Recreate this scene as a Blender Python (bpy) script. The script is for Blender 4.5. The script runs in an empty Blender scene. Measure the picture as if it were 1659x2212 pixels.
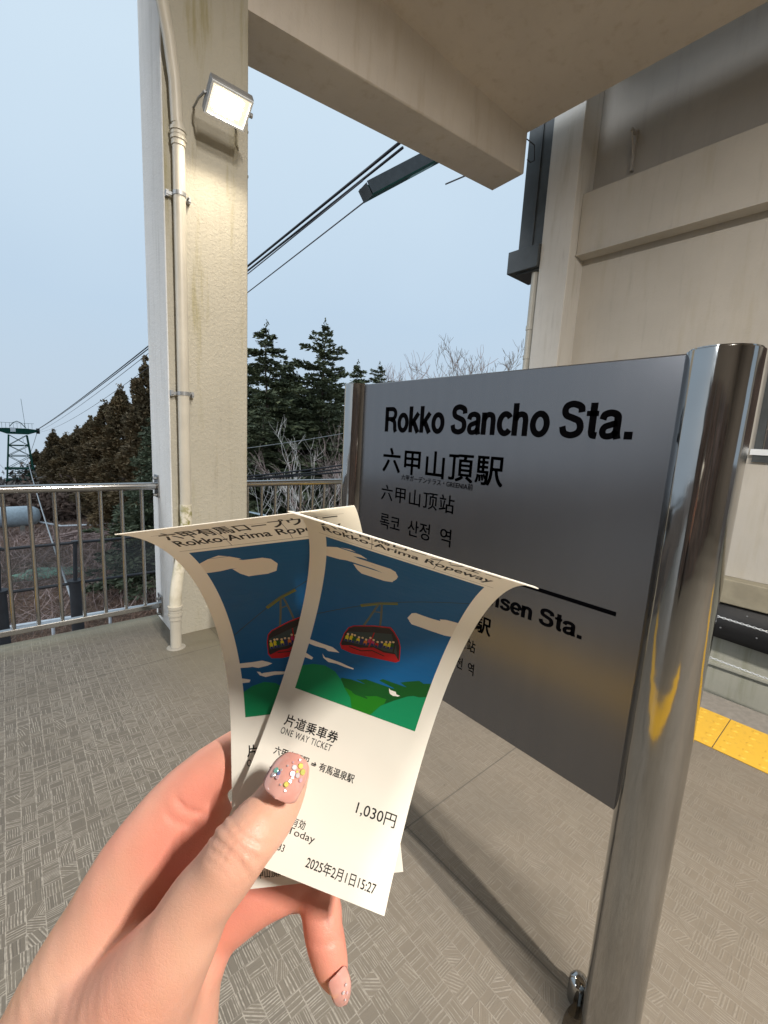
import bpy, bmesh, math, random
import numpy as np
from mathutils import Vector, Matrix
PI = math.pi
S = bpy.context.scene
COL = S.collection

# ------------------------------------------------------------------ camera
YAW, PIT, ROL = 0.715158763, 0.163338771, 0.0545489483
EYE = Vector((0, 0, 1.5))
fwd = Vector((math.sin(YAW)*math.cos(PIT), math.cos(YAW)*math.cos(PIT), -math.sin(PIT)))
r0 = Vector((math.cos(YAW), -math.sin(YAW), 0)); u0 = r0.cross(fwd)
rgt = r0*math.cos(ROL) + u0*math.sin(ROL); upv = -r0*math.sin(ROL) + u0*math.cos(ROL)
cam = bpy.data.cameras.new('camera'); co = bpy.data.objects.new('camera', cam); COL.objects.link(co)
co.matrix_world = Matrix(((rgt.x, upv.x, -fwd.x, EYE.x), (rgt.y, upv.y, -fwd.y, EYE.y), (rgt.z, upv.z, -fwd.z, EYE.z), (0, 0, 0, 1)))
cam.sensor_fit = 'HORIZONTAL'; cam.sensor_width = 36; cam.lens = 945.7/1659*36
cam.clip_start = 0.01; cam.clip_end = 9000
S.camera = co
CM = np.array([[rgt.x, rgt.y, rgt.z], [-upv.x, -upv.y, -upv.z], [fwd.x, fwd.y, fwd.z]])
def c2w(P):                       # metres to the right of, below and in front of the eye -> world
    return np.asarray(P) @ CM + np.array(EYE)

# ------------------------------------------------------------------ world, sun, exposure
S.view_settings.view_transform = 'Standard'; S.view_settings.look = 'None'
S.view_settings.exposure = 0.0; S.view_settings.gamma = 1.0
S.view_settings.use_curve_mapping = False
W = bpy.data.worlds.new('World'); S.world = W; W.use_nodes = True
nt = W.node_tree; nt.nodes.clear()
wo = nt.nodes.new('ShaderNodeOutputWorld'); bg = nt.nodes.new('ShaderNodeBackground')
sky = nt.nodes.new('ShaderNodeTexSky'); sky.sky_type = 'NISHITA'; sky.sun_disc = False
sky.sun_elevation = math.radians(23); sky.sun_rotation = math.radians(277); sky.dust_density = 3
sc = nt.nodes.new('ShaderNodeVectorMath'); sc.operation = 'SCALE'; sc.inputs['Scale'].default_value = 0.06
tc = nt.nodes.new('ShaderNodeTexCoord'); sep = nt.nodes.new('ShaderNodeSeparateXYZ')
ramp = nt.nodes.new('ShaderNodeValToRGB')
ramp.color_ramp.elements[0].position = 0.0; ramp.color_ramp.elements[0].color = (0.50, 0.605, 0.715, 1)
ramp.color_ramp.elements[1].position = 1.0; ramp.color_ramp.elements[1].color = (0.62, 0.735, 0.84, 1)
e = ramp.color_ramp.elements.new(0.25); e.color = (0.50, 0.635, 0.775, 1)
e = ramp.color_ramp.elements.new(0.6); e.color = (0.60, 0.735, 0.855, 1)
mx = nt.nodes.new('ShaderNodeMix'); mx.data_type = 'RGBA'; mx.inputs[0].default_value = 0.93
no = nt.nodes.new('ShaderNodeTexNoise'); no.inputs['Scale'].default_value = 1.6; no.inputs['Detail'].default_value = 3
ad = nt.nodes.new('ShaderNodeMath'); ad.operation = 'MULTIPLY_ADD'; ad.inputs[1].default_value = 0.35
L = nt.links.new
L(tc.outputs['Generated'], sep.inputs[0]); L(tc.outputs['Generated'], no.inputs['Vector'])
sb = nt.nodes.new('ShaderNodeMath'); sb.operation = 'SUBTRACT'; sb.inputs[1].default_value = 0.5
L(no.outputs['Fac'], sb.inputs[0]); L(sb.outputs[0], ad.inputs[0]); L(sep.outputs['Z'], ad.inputs[2])
L(ad.outputs[0], ramp.inputs[0])
L(sky.outputs[0], sc.inputs[0]); L(sc.outputs[0], mx.inputs[6]); L(ramp.outputs[0], mx.inputs[7])
L(mx.outputs[2], bg.inputs[0]); bg.inputs[1].default_value = 1.12
L(bg.outputs[0], wo.inputs[0])
sd = bpy.data.lights.new('sun', 'SUN'); sd.energy = 1.5; sd.angle = math.radians(25); sd.color = (.92, .96, 1)
so = bpy.data.objects.new('sun', sd); COL.objects.link(so)
so.rotation_euler = Vector((math.sin(math.radians(277)), math.cos(math.radians(277)), math.tan(math.radians(23)))).to_track_quat('Z', 'Y').to_euler()
S.cycles.max_bounces = 8
FLOOD_W, CEIL_W = 18.0, (205.0, 650.0)

# ------------------------------------------------------------------ helpers: materials
class N:
    def __init__(s, name):
        s.m = bpy.data.materials.new(name); s.m.use_nodes = True; s.t = s.m.node_tree
        s.p = s.t.nodes['Principled BSDF']; s.o = s.t.nodes['Material Output']
    def n(s, typ, **k):
        x = s.t.nodes.new('ShaderNode'+typ)
        for a, b in k.items(): setattr(x, a, b)
        return x
    def set(s, sock, v):
        if isinstance(v, bpy.types.NodeSocket): s.t.links.new(v, sock)
        elif v is not None:
            if isinstance(v, (tuple, list)) and len(v) == 3 and sock.type == 'RGBA': v = (*v, 1)
            sock.default_value = v
    def math(s, op, a, b=None, c=None, clamp=False):
        x = s.n('Math', operation=op); x.use_clamp = clamp
        s.set(x.inputs[0], a); s.set(x.inputs[1], b)
        if c is not None: s.set(x.inputs[2], c)
        return x.outputs[0]
    def pos(s, world=True):
        return s.n('NewGeometry').outputs['Position'] if world else s.n('TexCoord').outputs['Object']
    def mapv(s, v, sc=(1, 1, 1)):
        x = s.n('Mapping'); s.set(x.inputs[0], v); x.inputs['Scale'].default_value = sc; return x.outputs[0]
    def noise(s, v, scale, detail=4, rough=.55, dist=0):
        x = s.n('TexNoise'); s.set(x.inputs['Vector'], v); x.inputs['Scale'].default_value = scale
        x.inputs['Detail'].default_value = detail; x.inputs['Roughness'].default_value = rough; x.inputs['Distortion'].default_value = dist
        return x.outputs['Fac']
    def rmp(s, v, a, b, lo=0., hi=1.):
        x = s.n('MapRange'); x.interpolation_type = 'SMOOTHSTEP'
        s.set(x.inputs[0], v)
        for i, q in enumerate((a, b, lo, hi)): s.set(x.inputs[i+1], q)
        return x.outputs[0]
    def mix(s, f, a, b):
        x = s.n('Mix', data_type='RGBA'); s.set(x.inputs[0], f); s.set(x.inputs[6], a); s.set(x.inputs[7], b); return x.outputs[2]
    def bump(s, h, strength=.3, dist=.01, normal=None):
        x = s.n('Bump'); s.set(x.inputs['Height'], h); x.inputs['Strength'].default_value = strength; x.inputs['Distance'].default_value = dist
        if normal is not None: s.set(x.inputs['Normal'], normal)
        return x.outputs[0]
    def fin(s, col=None, rough=None, metal=None, normal=None, **k):
        p = s.p
        s.set(p.inputs['Base Color'], col); s.set(p.inputs['Roughness'], rough); s.set(p.inputs['Metallic'], metal)
        if normal is not None: s.set(p.inputs['Normal'], normal)
        for a, b in k.items(): s.set(p.inputs[a.replace('_', ' ')], b)
        return s.m

def simple(name, col, rough=.6, metal=0., var=.12, scale=6., bs=0., bscale=60., world=False, **k):
    n = N(name); p = n.pos(world)
    f = n.noise(p, scale, 5)
    a = tuple(c*(1-var) for c in col); b = tuple(min(1, c*(1+var)) for c in col)
    c = n.mix(n.rmp(f, .3, .7), a, b)
    nm = n.bump(n.noise(p, bscale, 4), bs, .01) if bs else None
    r = n.math('ADD', n.math('MULTIPLY', f, .16), rough-.08)
    return n.fin(c, r, metal, nm, **k)

def plaster(name, base, stain=(.30, .25, .10), stain_amt=.5, rough=.85, streak=.25, lump=.6):
    n = N(name); p = n.pos()
    big = n.noise(p, 1.3, 5, .6); st = n.noise(n.mapv(p, (5, 5, .5)), 1.6, 6, .65); fine = n.noise(p, 220, 2)
    lumps = n.noise(p, 45, 5, .62, .4)
    c = n.mix(n.rmp(big, .3, .75), tuple(x*.9 for x in base), base)
    c = n.mix(n.math('MULTIPLY', n.rmp(st, .50, .74), stain_amt), c, stain)
    c = n.mix(n.math('MULTIPLY', n.rmp(n.noise(n.mapv(p, (14, 14, 1.2)), 1, 5, .7), .55, .8), streak), c, (.22, .20, .17))
    c = n.mix(n.math('MULTIPLY', n.rmp(lumps, .38, .25), .25), c, tuple(x*.6 for x in base))
    nm = n.bump(n.math('ADD', lumps, n.math('MULTIPLY', fine, .25)), lump, .006)
    return n.fin(c, rough, 0., nm)

# ------------------------------------------------------------------ helpers: meshes and objects
def link(name, me, mat, parent=None, smooth=False):
    o = bpy.data.objects.new(name, me); COL.objects.link(o)
    if mat is not None and not me.materials: me.materials.append(mat)
    if parent is not None: o.parent = parent
    if smooth: me.polygons.foreach_set('use_smooth', [True]*len(me.polygons))
    return o
def bmo(name, bm, mat, parent=None, smooth=False):
    me = bpy.data.meshes.new(name); bmesh.ops.recalc_face_normals(bm, faces=bm.faces[:]); bm.to_mesh(me); bm.free()
    return link(name, me, mat, parent, smooth)
def data(name, V, F, mat, parent=None, smooth=False):
    me = bpy.data.meshes.new(name)
    me.from_pydata([tuple(map(float, v)) for v in V], [], [tuple(map(int, f)) for f in F]); me.update()
    return link(name, me, mat, parent, smooth)
def tag(o, label=None, cat=None, group=None, kind=None):
    for k, v in (('label', label), ('category', cat), ('group', group), ('kind', kind)):
        if v: o[k] = v
    return o
def thing(name, label, cat, loc=(0, 0, 0), group=None):
    o = bpy.data.objects.new(name, None); COL.objects.link(o); o.location = loc; o.empty_display_size = .1
    return tag(o, label, cat, group)
def rel(o, parent):               # geometry written in world metres, parent moved to its base
    o.parent = parent; o.matrix_parent_inverse = Matrix.Translation(parent.location).inverted(); return o
def box(bm, lo, hi, bev=0., mat=None):
    lo, hi = Vector(lo), Vector(hi)
    M = Matrix.Translation((lo+hi)/2) @ Matrix.Diagonal(((hi-lo).x, (hi-lo).y, (hi-lo).z, 1))
    if mat is not None: M = mat @ M
    r = bmesh.ops.create_cube(bm, size=1, matrix=M)
    if bev > 0:
        es = list({e for v in r['verts'] for e in v.link_edges})
        bmesh.ops.bevel(bm, geom=es, offset=bev, segments=2, affect='EDGES', profile=.5)
    return bm
def bx(name, lo, hi, mat, parent=None, bev=0., smooth=False):
    o = bmo(name, box(bmesh.new(), lo, hi, bev), mat)
    if parent is not None: rel(o, parent)
    return o
def cyl(bm, a, b, r1, r2=None, seg=24, caps=True):
    a, b = Vector(a), Vector(b); d = b-a
    M = Matrix.Translation((a+b)/2) @ d.to_track_quat('Z', 'Y').to_matrix().to_4x4()
    bmesh.ops.create_cone(bm, cap_ends=caps, segments=seg, radius1=r1, radius2=r1 if r2 is None else r2, depth=d.length, matrix=M)
    return bm
def tube(bm, pts, rad, seg=12, caps=True):
    pts = [Vector(p) for p in pts]; rings = []
    rs = rad if isinstance(rad, (list, tuple)) else [rad]*len(pts)
    ref = None
    for i, p in enumerate(pts):
        d = (pts[min(i+1, len(pts)-1)]-pts[max(i-1, 0)]).normalized()
        if ref is None: ref = d.orthogonal().normalized()
        x = (ref - d*ref.dot(d)).normalized(); y = d.cross(x); ref = x
        rings.append([bm.verts.new(p+(x*math.cos(t)+y*math.sin(t))*rs[i]) for t in [2*PI*k/seg for k in range(seg)]])
    for A, B in zip(rings, rings[1:]):
        for k in range(seg): bm.faces.new((A[k], A[(k+1) % seg], B[(k+1) % seg], B[k]))
    if caps:
        bm.faces.new(rings[0][::-1]); bm.faces.new(rings[-1])
    return bm
def smooth_by_angle(o, ang=.6):
    me = o.data
    me.polygons.foreach_set('use_smooth', [True]*len(me.polygons))
    bm = bmesh.new(); bm.from_mesh(me)
    for e in bm.edges:
        if len(e.link_faces) == 2 and e.calc_face_angle(0) > ang: e.smooth = False
    bm.to_mesh(me); bm.free()
    return o

# ------------------------------------------------------------------ materials
M = {}
M['pillar'] = plaster('pillar_plaster', (.44, .415, .345), (.25, .22, .09), .8, .8, .4, 1.)
M['ceiling'] = plaster('ceiling_paint', (.66, .60, .53), (.40, .32, .22), .3, .9, .08, .25)
M['beam'] = plaster('beam_paint', (.70, .65, .585), (.40, .32, .2), .3, .9, .1, .3)
M['wall'] = plaster('station_wall_paint', (.50, .475, .43), (.40, .36, .28), .45, .85, .3, .35)
M['wall_white'] = plaster('station_column_paint', (.62, .60, .56), (.40, .37, .30), .5, .85, .35, .4)
M['wall_grey'] = plaster('station_upper_wall_paint', (.42, .40, .37), (.25, .23, .22), .3, .85, .1, .25)
M['dockwall'] = plaster('dock_concrete', (.42, .42, .36), (.22, .23, .15), .5, .8, .4, .3)
M['olive'] = simple('olive_paint', (.30, .27, .20), .6, bs=.1)
M['rubber'] = simple('black_rubber', (.012, .012, .013), .5, bs=.15, bscale=40)
M['dark_steel'] = simple('charcoal_steel', (.045, .052, .055), .45, var=.2)
M['pvc'] = simple('cream_pvc', (.50, .47, .40), .42, var=.06)
M['white_metal'] = simple('white_paint', (.72, .76, .80), .45, var=.06)
M['green_steel'] = simple('green_steel', (.012, .06, .045), .8, var=.2, Specular_IOR_Level=.1)
M['teal'] = simple('lamp_lit_teal', (.06, .30, .24), .5)
M['galv'] = simple('galvanised_steel', (.30, .31, .32), .45, .6)
M['fence_steel'] = simple('dark_fence_paint', (.035, .038, .045), .5)
M['wire'] = simple('steel_wire', (.09, .09, .10), .5, .5)
M['wire_grey'] = simple('stay_wire_steel', (.35, .37, .38), .5, .4)
M['black_cable'] = simple('black_cable', (.012, .013, .018), .5)
M['bark'] = simple('bark', (.09, .065, .05), .9, bs=.5, bscale=15)
M['white_bark'] = simple('pale_bark', (.66, .62, .58), .8, var=.2)
M['brush'] = simple('dark_brushwood', (.15, .11, .09), .9, var=.3)
M['twig'] = simple('pink_brown_twigs', (.38, .28, .255), .85, var=.25)
M['twig_grey'] = simple('grey_twigs', (.24, .20, .17), .85, var=.25)
M['black_print'] = simple('black_vinyl', (.004, .004, .005), .8, var=0, Specular_IOR_Level=0.)

def foliage(name, a, b, c):
    n = N(name); p = n.pos(False)
    oi = n.n('ObjectInfo').outputs['Random']
    f = n.noise(p, .9, 3); g = n.noise(p, 5, 3)
    col = n.mix(n.rmp(f, .35, .65), a, b); col = n.mix(n.math('MULTIPLY', n.rmp(g, .5, .75), .7), col, c)
    col = n.mix(n.math('MULTIPLY', oi, .35), col, tuple(x*.6 for x in a))
    return n.fin(col, .75)
M['fir'] = foliage('fir_needles', (.062, .078, .038), (.105, .122, .055), (.18, .165, .075))
M['fir_light'] = foliage('pale_fir_needles', (.06, .078, .045), (.10, .12, .065), (.16, .165, .09))
M['cedar'] = foliage('winter_cedar_needles', (.13, .095, .05), (.21, .14, .065), (.13, .13, .06))
M['farwood'] = foliage('grey_wood', (.075, .065, .055), (.11, .09, .075), (.07, .075, .055))

def steel(name, base=.62, rough=.12, wav=.25):
    n = N(name); p = n.pos()
    s = n.noise(n.mapv(p, (60, 60, 1.5)), 1, 3)
    f = n.noise(p, 3, 4)
    c = n.mix(n.rmp(f, .35, .7), (base, base, base*.985), (base*.88, base*.87, base*.85))
    r = n.math('ADD', rough, n.math('MULTIPLY', f, .07))
    nm = n.bump(n.math('ADD', n.math('MULTIPLY', s, .25), n.noise(p, 9, 2)), wav, .003)
    return n.fin(c, r, 1., nm)
M['chrome'] = steel('polished_post_steel', .40, .05, .35)
M['rail_steel'] = steel('brushed_rail_steel', .42, .13, .2)

def board_mat():
    n = N('brushed_sign_steel'); p = n.pos()
    g = n.noise(n.mapv(p, (1, 3, 500)), 1, 3); v = n.noise(n.mapv(p, (1, 30, 1.2)), 1, 3); f = n.noise(p, 4, 3)
    c = n.mix(n.rmp(v, .3, .75), (.185, .182, .188), (.195, .191, .196))
    r = n.math('ADD', .18, n.math('MULTIPLY', n.math('ADD', n.math('MULTIPLY', g, .4), f), .05))
    return n.fin(c, r, .85, n.bump(g, .012, .0001))
M['board'] = board_mat()

def floor_mat():
    n = N('embossed_vinyl_floor'); p = n.pos()
    sx = n.n('SeparateXYZ'); n.set(sx.inputs[0], p)
    CS = .0468
    wob = n.math('MULTIPLY', n.math('SUBTRACT', n.noise(p, 18, 2), .5), .10)
    gx = n.math('ADD', n.math('DIVIDE', sx.outputs[0], CS), wob); gy = n.math('SUBTRACT', n.math('DIVIDE', sx.outputs[1], CS), wob)
    ix = n.math('FLOOR', gx); iy = n.math('FLOOR', gy)
    fx = n.math('SUBTRACT', n.math('FRACT', gx), .5); fy = n.math('SUBTRACT', n.math('FRACT', gy), .5)
    cb = n.n('CombineXYZ'); n.set(cb.inputs[0], ix); n.set(cb.inputs[1], iy)
    wn = n.n('TexWhiteNoise', noise_dimensions='3D'); n.set(wn.inputs['Vector'], cb.outputs[0])
    rc = n.n('SeparateColor'); n.set(rc.inputs[0], wn.outputs['Color'])
    # checker parity keeps neighbouring cells crossing one another, with random exceptions
    par = n.math('FLOORED_MODULO', n.math('ADD', ix, iy), 2)
    par = n.math('ABSOLUTE', n.math('SUBTRACT', par, n.math('LESS_THAN', rc.outputs[0], .22)))
    diag = n.math('GREATER_THAN', rc.outputs[1], .84)
    ang = n.math('ADD', n.math('MULTIPLY', n.math('MULTIPLY', par, PI/2), n.math('SUBTRACT', 1, diag)), n.math('MULTIPLY', diag, n.math('MULTIPLY', rc.outputs[2], PI)))
    s = n.math('ADD', n.math('MULTIPLY', fx, n.math('COSINE', ang)), n.math('MULTIPLY', fy, n.math('SINE', ang)))
    cnt = n.math('ADD', 5.0, n.math('MULTIPLY', rc.outputs[2], 3.5))
    t = n.math('MULTIPLY', n.math('ADD', s, 2), cnt)
    it = n.math('FLOOR', t); ft = n.math('FRACT', t)
    cb2 = n.n('CombineXYZ'); n.set(cb2.inputs[0], ix); n.set(cb2.inputs[1], iy); n.set(cb2.inputs[2], it)
    w2 = n.n('TexWhiteNoise', noise_dimensions='3D'); n.set(w2.inputs['Vector'], cb2.outputs[0])
    rv = w2.outputs['Value']
    half = n.math('MULTIPLY_ADD', rv, .12, .07)
    line = n.rmp(n.math('ABSOLUTE', n.math('SUBTRACT', ft, .5)), half, n.math('ADD', half, .12), 1., 0.)
    line = n.math('MULTIPLY', line, n.math('GREATER_THAN', n.math('FRACT', n.math('MULTIPLY', rv, 7.3)), .30))
    dark = n.math('MULTIPLY', n.rmp(ft, .0, .22, 1., 0.), n.math('GREATER_THAN', n.math('FRACT', n.math('MULTIPLY', rv, 3.7)), .45))
    bx_ = n.rmp(n.math('ABSOLUTE', fx), .45, .49); by_ = n.rmp(n.math('ABSOLUTE', fy), .465, .495)
    bord = n.math('MAXIMUM', n.math('MULTIPLY', bx_, .9), n.math('MULTIPLY', by_, .4))
    fine = n.noise(n.mapv(p, (400, 400, 1)), 1, 2); grime = n.noise(p, 1.6, 5, .6)
    brk = n.rmp(n.noise(p, 60, 2), .35, .6, .35, 1.)
    lt = n.math('MULTIPLY', n.math('MAXIMUM', n.math('MULTIPLY', line, .8), bord), brk, clamp=True)
    base = n.mix(rc.outputs[1], (.112, .100, .083), (.148, .132, .108))
    base = n.mix(n.rmp(fine, .3, .7), tuple(x*.85 for x in (.125, .112, .092)), base)
    skylit_x = n.rmp(n.math('ADD', sx.outputs[0], n.math('MULTIPLY', grime, .5)), .35, 1.35, 1., .32)  # pattern fades with X: low sky light on the embossing, put into the colour
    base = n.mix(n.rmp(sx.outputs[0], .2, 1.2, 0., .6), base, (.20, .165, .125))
    c = n.mix(n.math('MULTIPLY', n.math('MULTIPLY', dark, .6), skylit_x), base, (.055, .048, .040))
    c = n.mix(n.math('MULTIPLY', n.math('MULTIPLY', lt, .8), skylit_x), c, (.40, .375, .33))
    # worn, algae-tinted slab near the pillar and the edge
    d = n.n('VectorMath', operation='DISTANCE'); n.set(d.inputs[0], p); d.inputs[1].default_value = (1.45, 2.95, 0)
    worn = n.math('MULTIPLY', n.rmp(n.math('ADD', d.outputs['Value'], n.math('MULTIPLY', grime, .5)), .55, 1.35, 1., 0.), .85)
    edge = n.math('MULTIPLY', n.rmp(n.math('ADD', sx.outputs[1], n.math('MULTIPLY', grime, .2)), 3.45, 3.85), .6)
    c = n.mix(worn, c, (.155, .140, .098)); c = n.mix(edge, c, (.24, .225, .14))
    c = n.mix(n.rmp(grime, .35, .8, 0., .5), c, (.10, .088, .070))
    sp = n.noise(p, 27, 3, .7); c = n.mix(n.rmp(sp, .70, .76, 0., .6), c, (.05, .045, .038)); c = n.mix(n.rmp(n.noise(p, 5, 5, .7), .55, .75, 0., .3), c, (.21, .19, .15))
    # sheet seams
    s1 = n.rmp(n.math('ABSOLUTE', n.math('SUBTRACT', sx.outputs[0], 1.105)), .0015, .004, 1., 0.)
    s2 = n.rmp(n.math('ABSOLUTE', n.math('SUBTRACT', sx.outputs[1], 2.93)), .002, .005, 1., 0.)
    s3 = n.rmp(n.math('ABSOLUTE', n.math('SUBTRACT', sx.outputs[1], 1.03)), .0015, .004, 1., 0.)
    c = n.mix(n.math('MULTIPLY', n.math('MAXIMUM', n.math('MAXIMUM', s1, s2), s3), .6), c, (.05, .045, .038))
    h = n.math('SUBTRACT', n.math('MULTIPLY', lt, n.math('SUBTRACT', 1, worn)), n.math('MULTIPLY', dark, .7))
    nm = n.bump(n.math('ADD', h, n.math('MULTIPLY', fine, .2)), .6, .0014)
    return n.fin(c, n.math('ADD', .48, n.math('MULTIPLY', grime, .2)), 0., nm)
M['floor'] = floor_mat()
M['floor_strip'] = simple('grey_edge_strip', (.20, .185, .165), .6, scale=30, world=True, bs=.1)
M['concrete'] = plaster('slab_concrete', (.33, .31, .27), (.2, .2, .12), .4)
M['yellow'] = (lambda n: n.fin(n.mix(n.rmp(n.noise(n.pos(), 40, 5, .7), .52, .75, 0., .55), (.60, .36, .035), (.38, .22, .03)), .5, 0., n.bump(n.noise(n.pos(), 90, 3), .2, .003)))(N('yellow_tactile_rubber'))

# ------------------------------------------------------------------ setting: terrain
def height(x, y):
    x = np.asarray(x, float); y = np.asarray(y, float)
    z = -7.3 - np.clip(y-48, 0, 62)*.085 - np.clip(y-110, 0, 4000)*.13
    z += .35*np.sin(x*.31+1)*np.sin(y*.23) * np.clip((y-22)/20, 0, 1)
    z += np.clip((x-22)/60, 0, 1)*9*np.clip((y-10)/20, 0, 1)
    return z
xs = np.concatenate([np.linspace(-2600, -60, 18), np.linspace(-55, 70, 110), np.linspace(80, 2600, 18)])
ys = np.concatenate([np.linspace(-400, 0, 6), np.linspace(2, 130, 120), np.linspace(140, 3600, 30)])
gx, gy = np.meshgrid(xs, ys); gz = height(gx, gy)
rng = np.random.default_rng(4); gz = gz + rng.normal(0, .05, gz.shape)
nx_, ny_ = len(xs), len(ys)
V = np.stack([gx.ravel(), gy.ravel(), gz.ravel()], -1)
F = [(j*nx_+i, j*nx_+i+1, (j+1)*nx_+i+1, (j+1)*nx_+i) for j in range(ny_-1) for i in range(nx_-1)]
def ground_mat():
    n = N('dry_winter_ground'); p = n.pos()
    a = n.noise(p, .35, 6, .65); b = n.noise(p, 4, 6, .7); g = n.noise(p, .11, 3)
    c = n.mix(n.rmp(b, .35, .7), (.11, .07, .048), (.22, .15, .11))
    c = n.mix(n.rmp(a, .5, .75), c, (.13, .105, .085)); c = n.mix(n.rmp(g, .58, .7, 0., .6), c, (.06, .065, .035))
    return n.fin(c, .95, 0., n.bump(b, .8, .15))
M['ground'] = ground_mat()
tag(data('ground', V, F, M['ground'], smooth=True), kind='structure')
# road strip below the guardrail, asphalt with white edge line
bm = bmesh.new(); box(bm, (-30, 12.5, -7.28), (60, 18.6, -7.2)); tag(bmo('road', bm, simple('road_asphalt', (.05, .048, .046), .85, world=True, scale=20)), kind='structure')
# far mountain
def hill(name, cx, cy, z0, h, rx, ry, seed, mat):
    r = np.random.default_rng(seed); n_ = 48; a = np.linspace(-1, 1, n_); X, Y = np.meshgrid(a, a)
    R = np.sqrt(X**2+Y**2); Z = np.clip(1-R, 0, 1)**.9
    for k in range(1, 6): Z += .10/k*np.sin(X*k*7+r.random()*9)*np.cos(Y*k*6+r.random()*9)*np.clip(1.1-R, 0, 1)
    V = np.stack([(cx+X*rx).ravel(), (cy+Y*ry).ravel(), (z0+h*np.clip(Z, -.2, 2)).ravel()], -1)
    F = [(j*n_+i, j*n_+i+1, (j+1)*n_+i+1, (j+1)*n_+i) for j in range(n_-1) for i in range(n_-1)]
    return tag(data(name, V, F, mat, smooth=True), kind='structure')
M['hill'] = simple('far_mountain', (.20, .27, .36), .9, world=True, scale=.01, var=.2)  # blue-grey base colour stands in for the haze of distance
hill('hills', -175, 2600, -560, 355, 330, 500, 2, M['hill'])

# ------------------------------------------------------------------ setting: platform
platform = bpy.data.objects.new('platform_floor', None)
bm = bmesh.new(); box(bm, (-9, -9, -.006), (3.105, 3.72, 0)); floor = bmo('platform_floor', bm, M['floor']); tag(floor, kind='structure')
bpy.data.objects.remove(platform)
o = bx('slab', (-9, -9, -.45), (3.35, 3.715, -.006), M['concrete']); o.parent = floor
o = bx('edge_strip', (3.111, -9, -.006), (3.352, 3.72, .0), M['floor_strip']); o.parent = floor
# tactile tiles, 0.40 m square with 5 x 5 domes
def tile_mesh():
    bm = bmesh.new(); box(bm, (.002, .002, 0), (.398, .398, .006), .002)
    for i in range(5):
        for j in range(5):
            x, y = .04+.08*i, .04+.08*j
            r = bmesh.ops.create_cone(bm, cap_ends=True, segments=12, radius1=.0175, radius2=.009, depth=.005, matrix=Matrix.Translation((x, y, .0084)))
    me = bpy.data.meshes.new('tactile_tile'); bmesh.ops.recalc_face_normals(bm, faces=bm.faces[:]); bm.to_mesh(me); bm.free(); me.materials.append(M['yellow']); return me
tm = tile_mesh()
for i in range(-12, 9):
    o = bpy.data.objects.new('tactile_tile', tm); COL.objects.link(o); o.parent = floor; o.location = (2.705, .0+.4*i, .0005)
for i in range(-4, 9):
    o = bpy.data.objects.new('tactile_tile', tm); COL.objects.link(o); o.parent = floor; o.location = (-1.0, .0+.4*i, .0005)
# dock pit floor
bm = bmesh.new(); box(bm, (3.352, -9, -2.3), (5.34, 3.6, -2.2)); tag(bmo('dock_floor', bm, M['concrete']), kind='structure')

# ------------------------------------------------------------------ station building on the far side of the dock
bld = thing('station_building', 'pale painted station building wall with column and ledge across the dock', 'building', (5.3, 0, -2.2))
bx('wall', (5.33, -9, .36), (5.9, 2.85, 3.72), M['wall'], bld)
bx('upper_wall', (5.36, -9, 3.722), (5.9, 2.85, 7.5), M['wall_grey'], bld)
bx('column', (5.0, 2.80, -2.2), (5.9, 3.17, 7.5), M['wall_white'], bld, .008)
bm = bmesh.new(); box(bm, (5.15, -9, 3.715), (5.5, 2.797, 4.36), .006); rel(bmo('concrete_band', bm, M['wall']), bld)
bx('band_lip', (5.125, -9, 3.700), (5.30, 2.796, 3.714), M['wall'], bld)
bx('ledge', (5.18, -9, .12), (5.9, 2.797, .358), M['olive'], bld, .01)
bx('lower_wall', (5.30, -9, -2.2), (5.9, 2.85, .118), M['dockwall'], bld)
bx('lower_ledge', (5.265, -9, -.56), (5.31, 2.79, -.53), M['dockwall'], bld, .004)
# window with pane
fr = bmesh.new(); box(fr, (5.300, -6.0, 1.48), (5.345, .9, 1.545)); box(fr, (5.300, -6.0, 2.75), (5.345, .9, 2.81)); box(fr, (5.300, .84, 1.546), (5.345, .9, 2.749)); box(fr, (5.300, -6.0, 1.546), (5.345, -5.94, 2.749))
for q_ in (-4.6, -3.2, -1.8, -.4): box(fr, (5.304, q_, 1.546), (5.345, q_+.05, 2.749))
wf = rel(bmo('window', fr, M['dark_steel']), bld)
n = N('window_glass'); M['winglass'] = n.fin(n.mix(n.rmp(n.noise(n.mapv(n.pos(), (1, 6, 2)), 1.5, 4), .4, .65), (.035, .03, .028), (.16, .12, .11)), .06, 0.)
o = bx('pane', (5.310, -5.93, 1.60), (5.329, .83, 2.748), M['winglass'], bld); 
bx('window_sill', (5.285, -6.02, 1.546), (5.345, .92, 1.60), M['white_metal'], bld)
bx('added_sky_blocker', (3.6, -9, 5.78), (5.355, 2.79, 5.95), M['wall'], bld)  # slab added out of view to keep sky light off the upper wall
# little bracket high on the wall
bm = bmesh.new(); box(bm, (5.31, 2.36, 4.50), (5.36, 2.385, 4.90)); box(bm, (5.20, 2.362, 4.84), (5.31, 2.383, 4.865)); cyl(bm, (5.22, 2.372, 4.85), (5.35, 2.372, 4.56), .010, seg=8)
rel(bmo('wall_bracket', bm, M['wall_grey']), bld)

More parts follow.
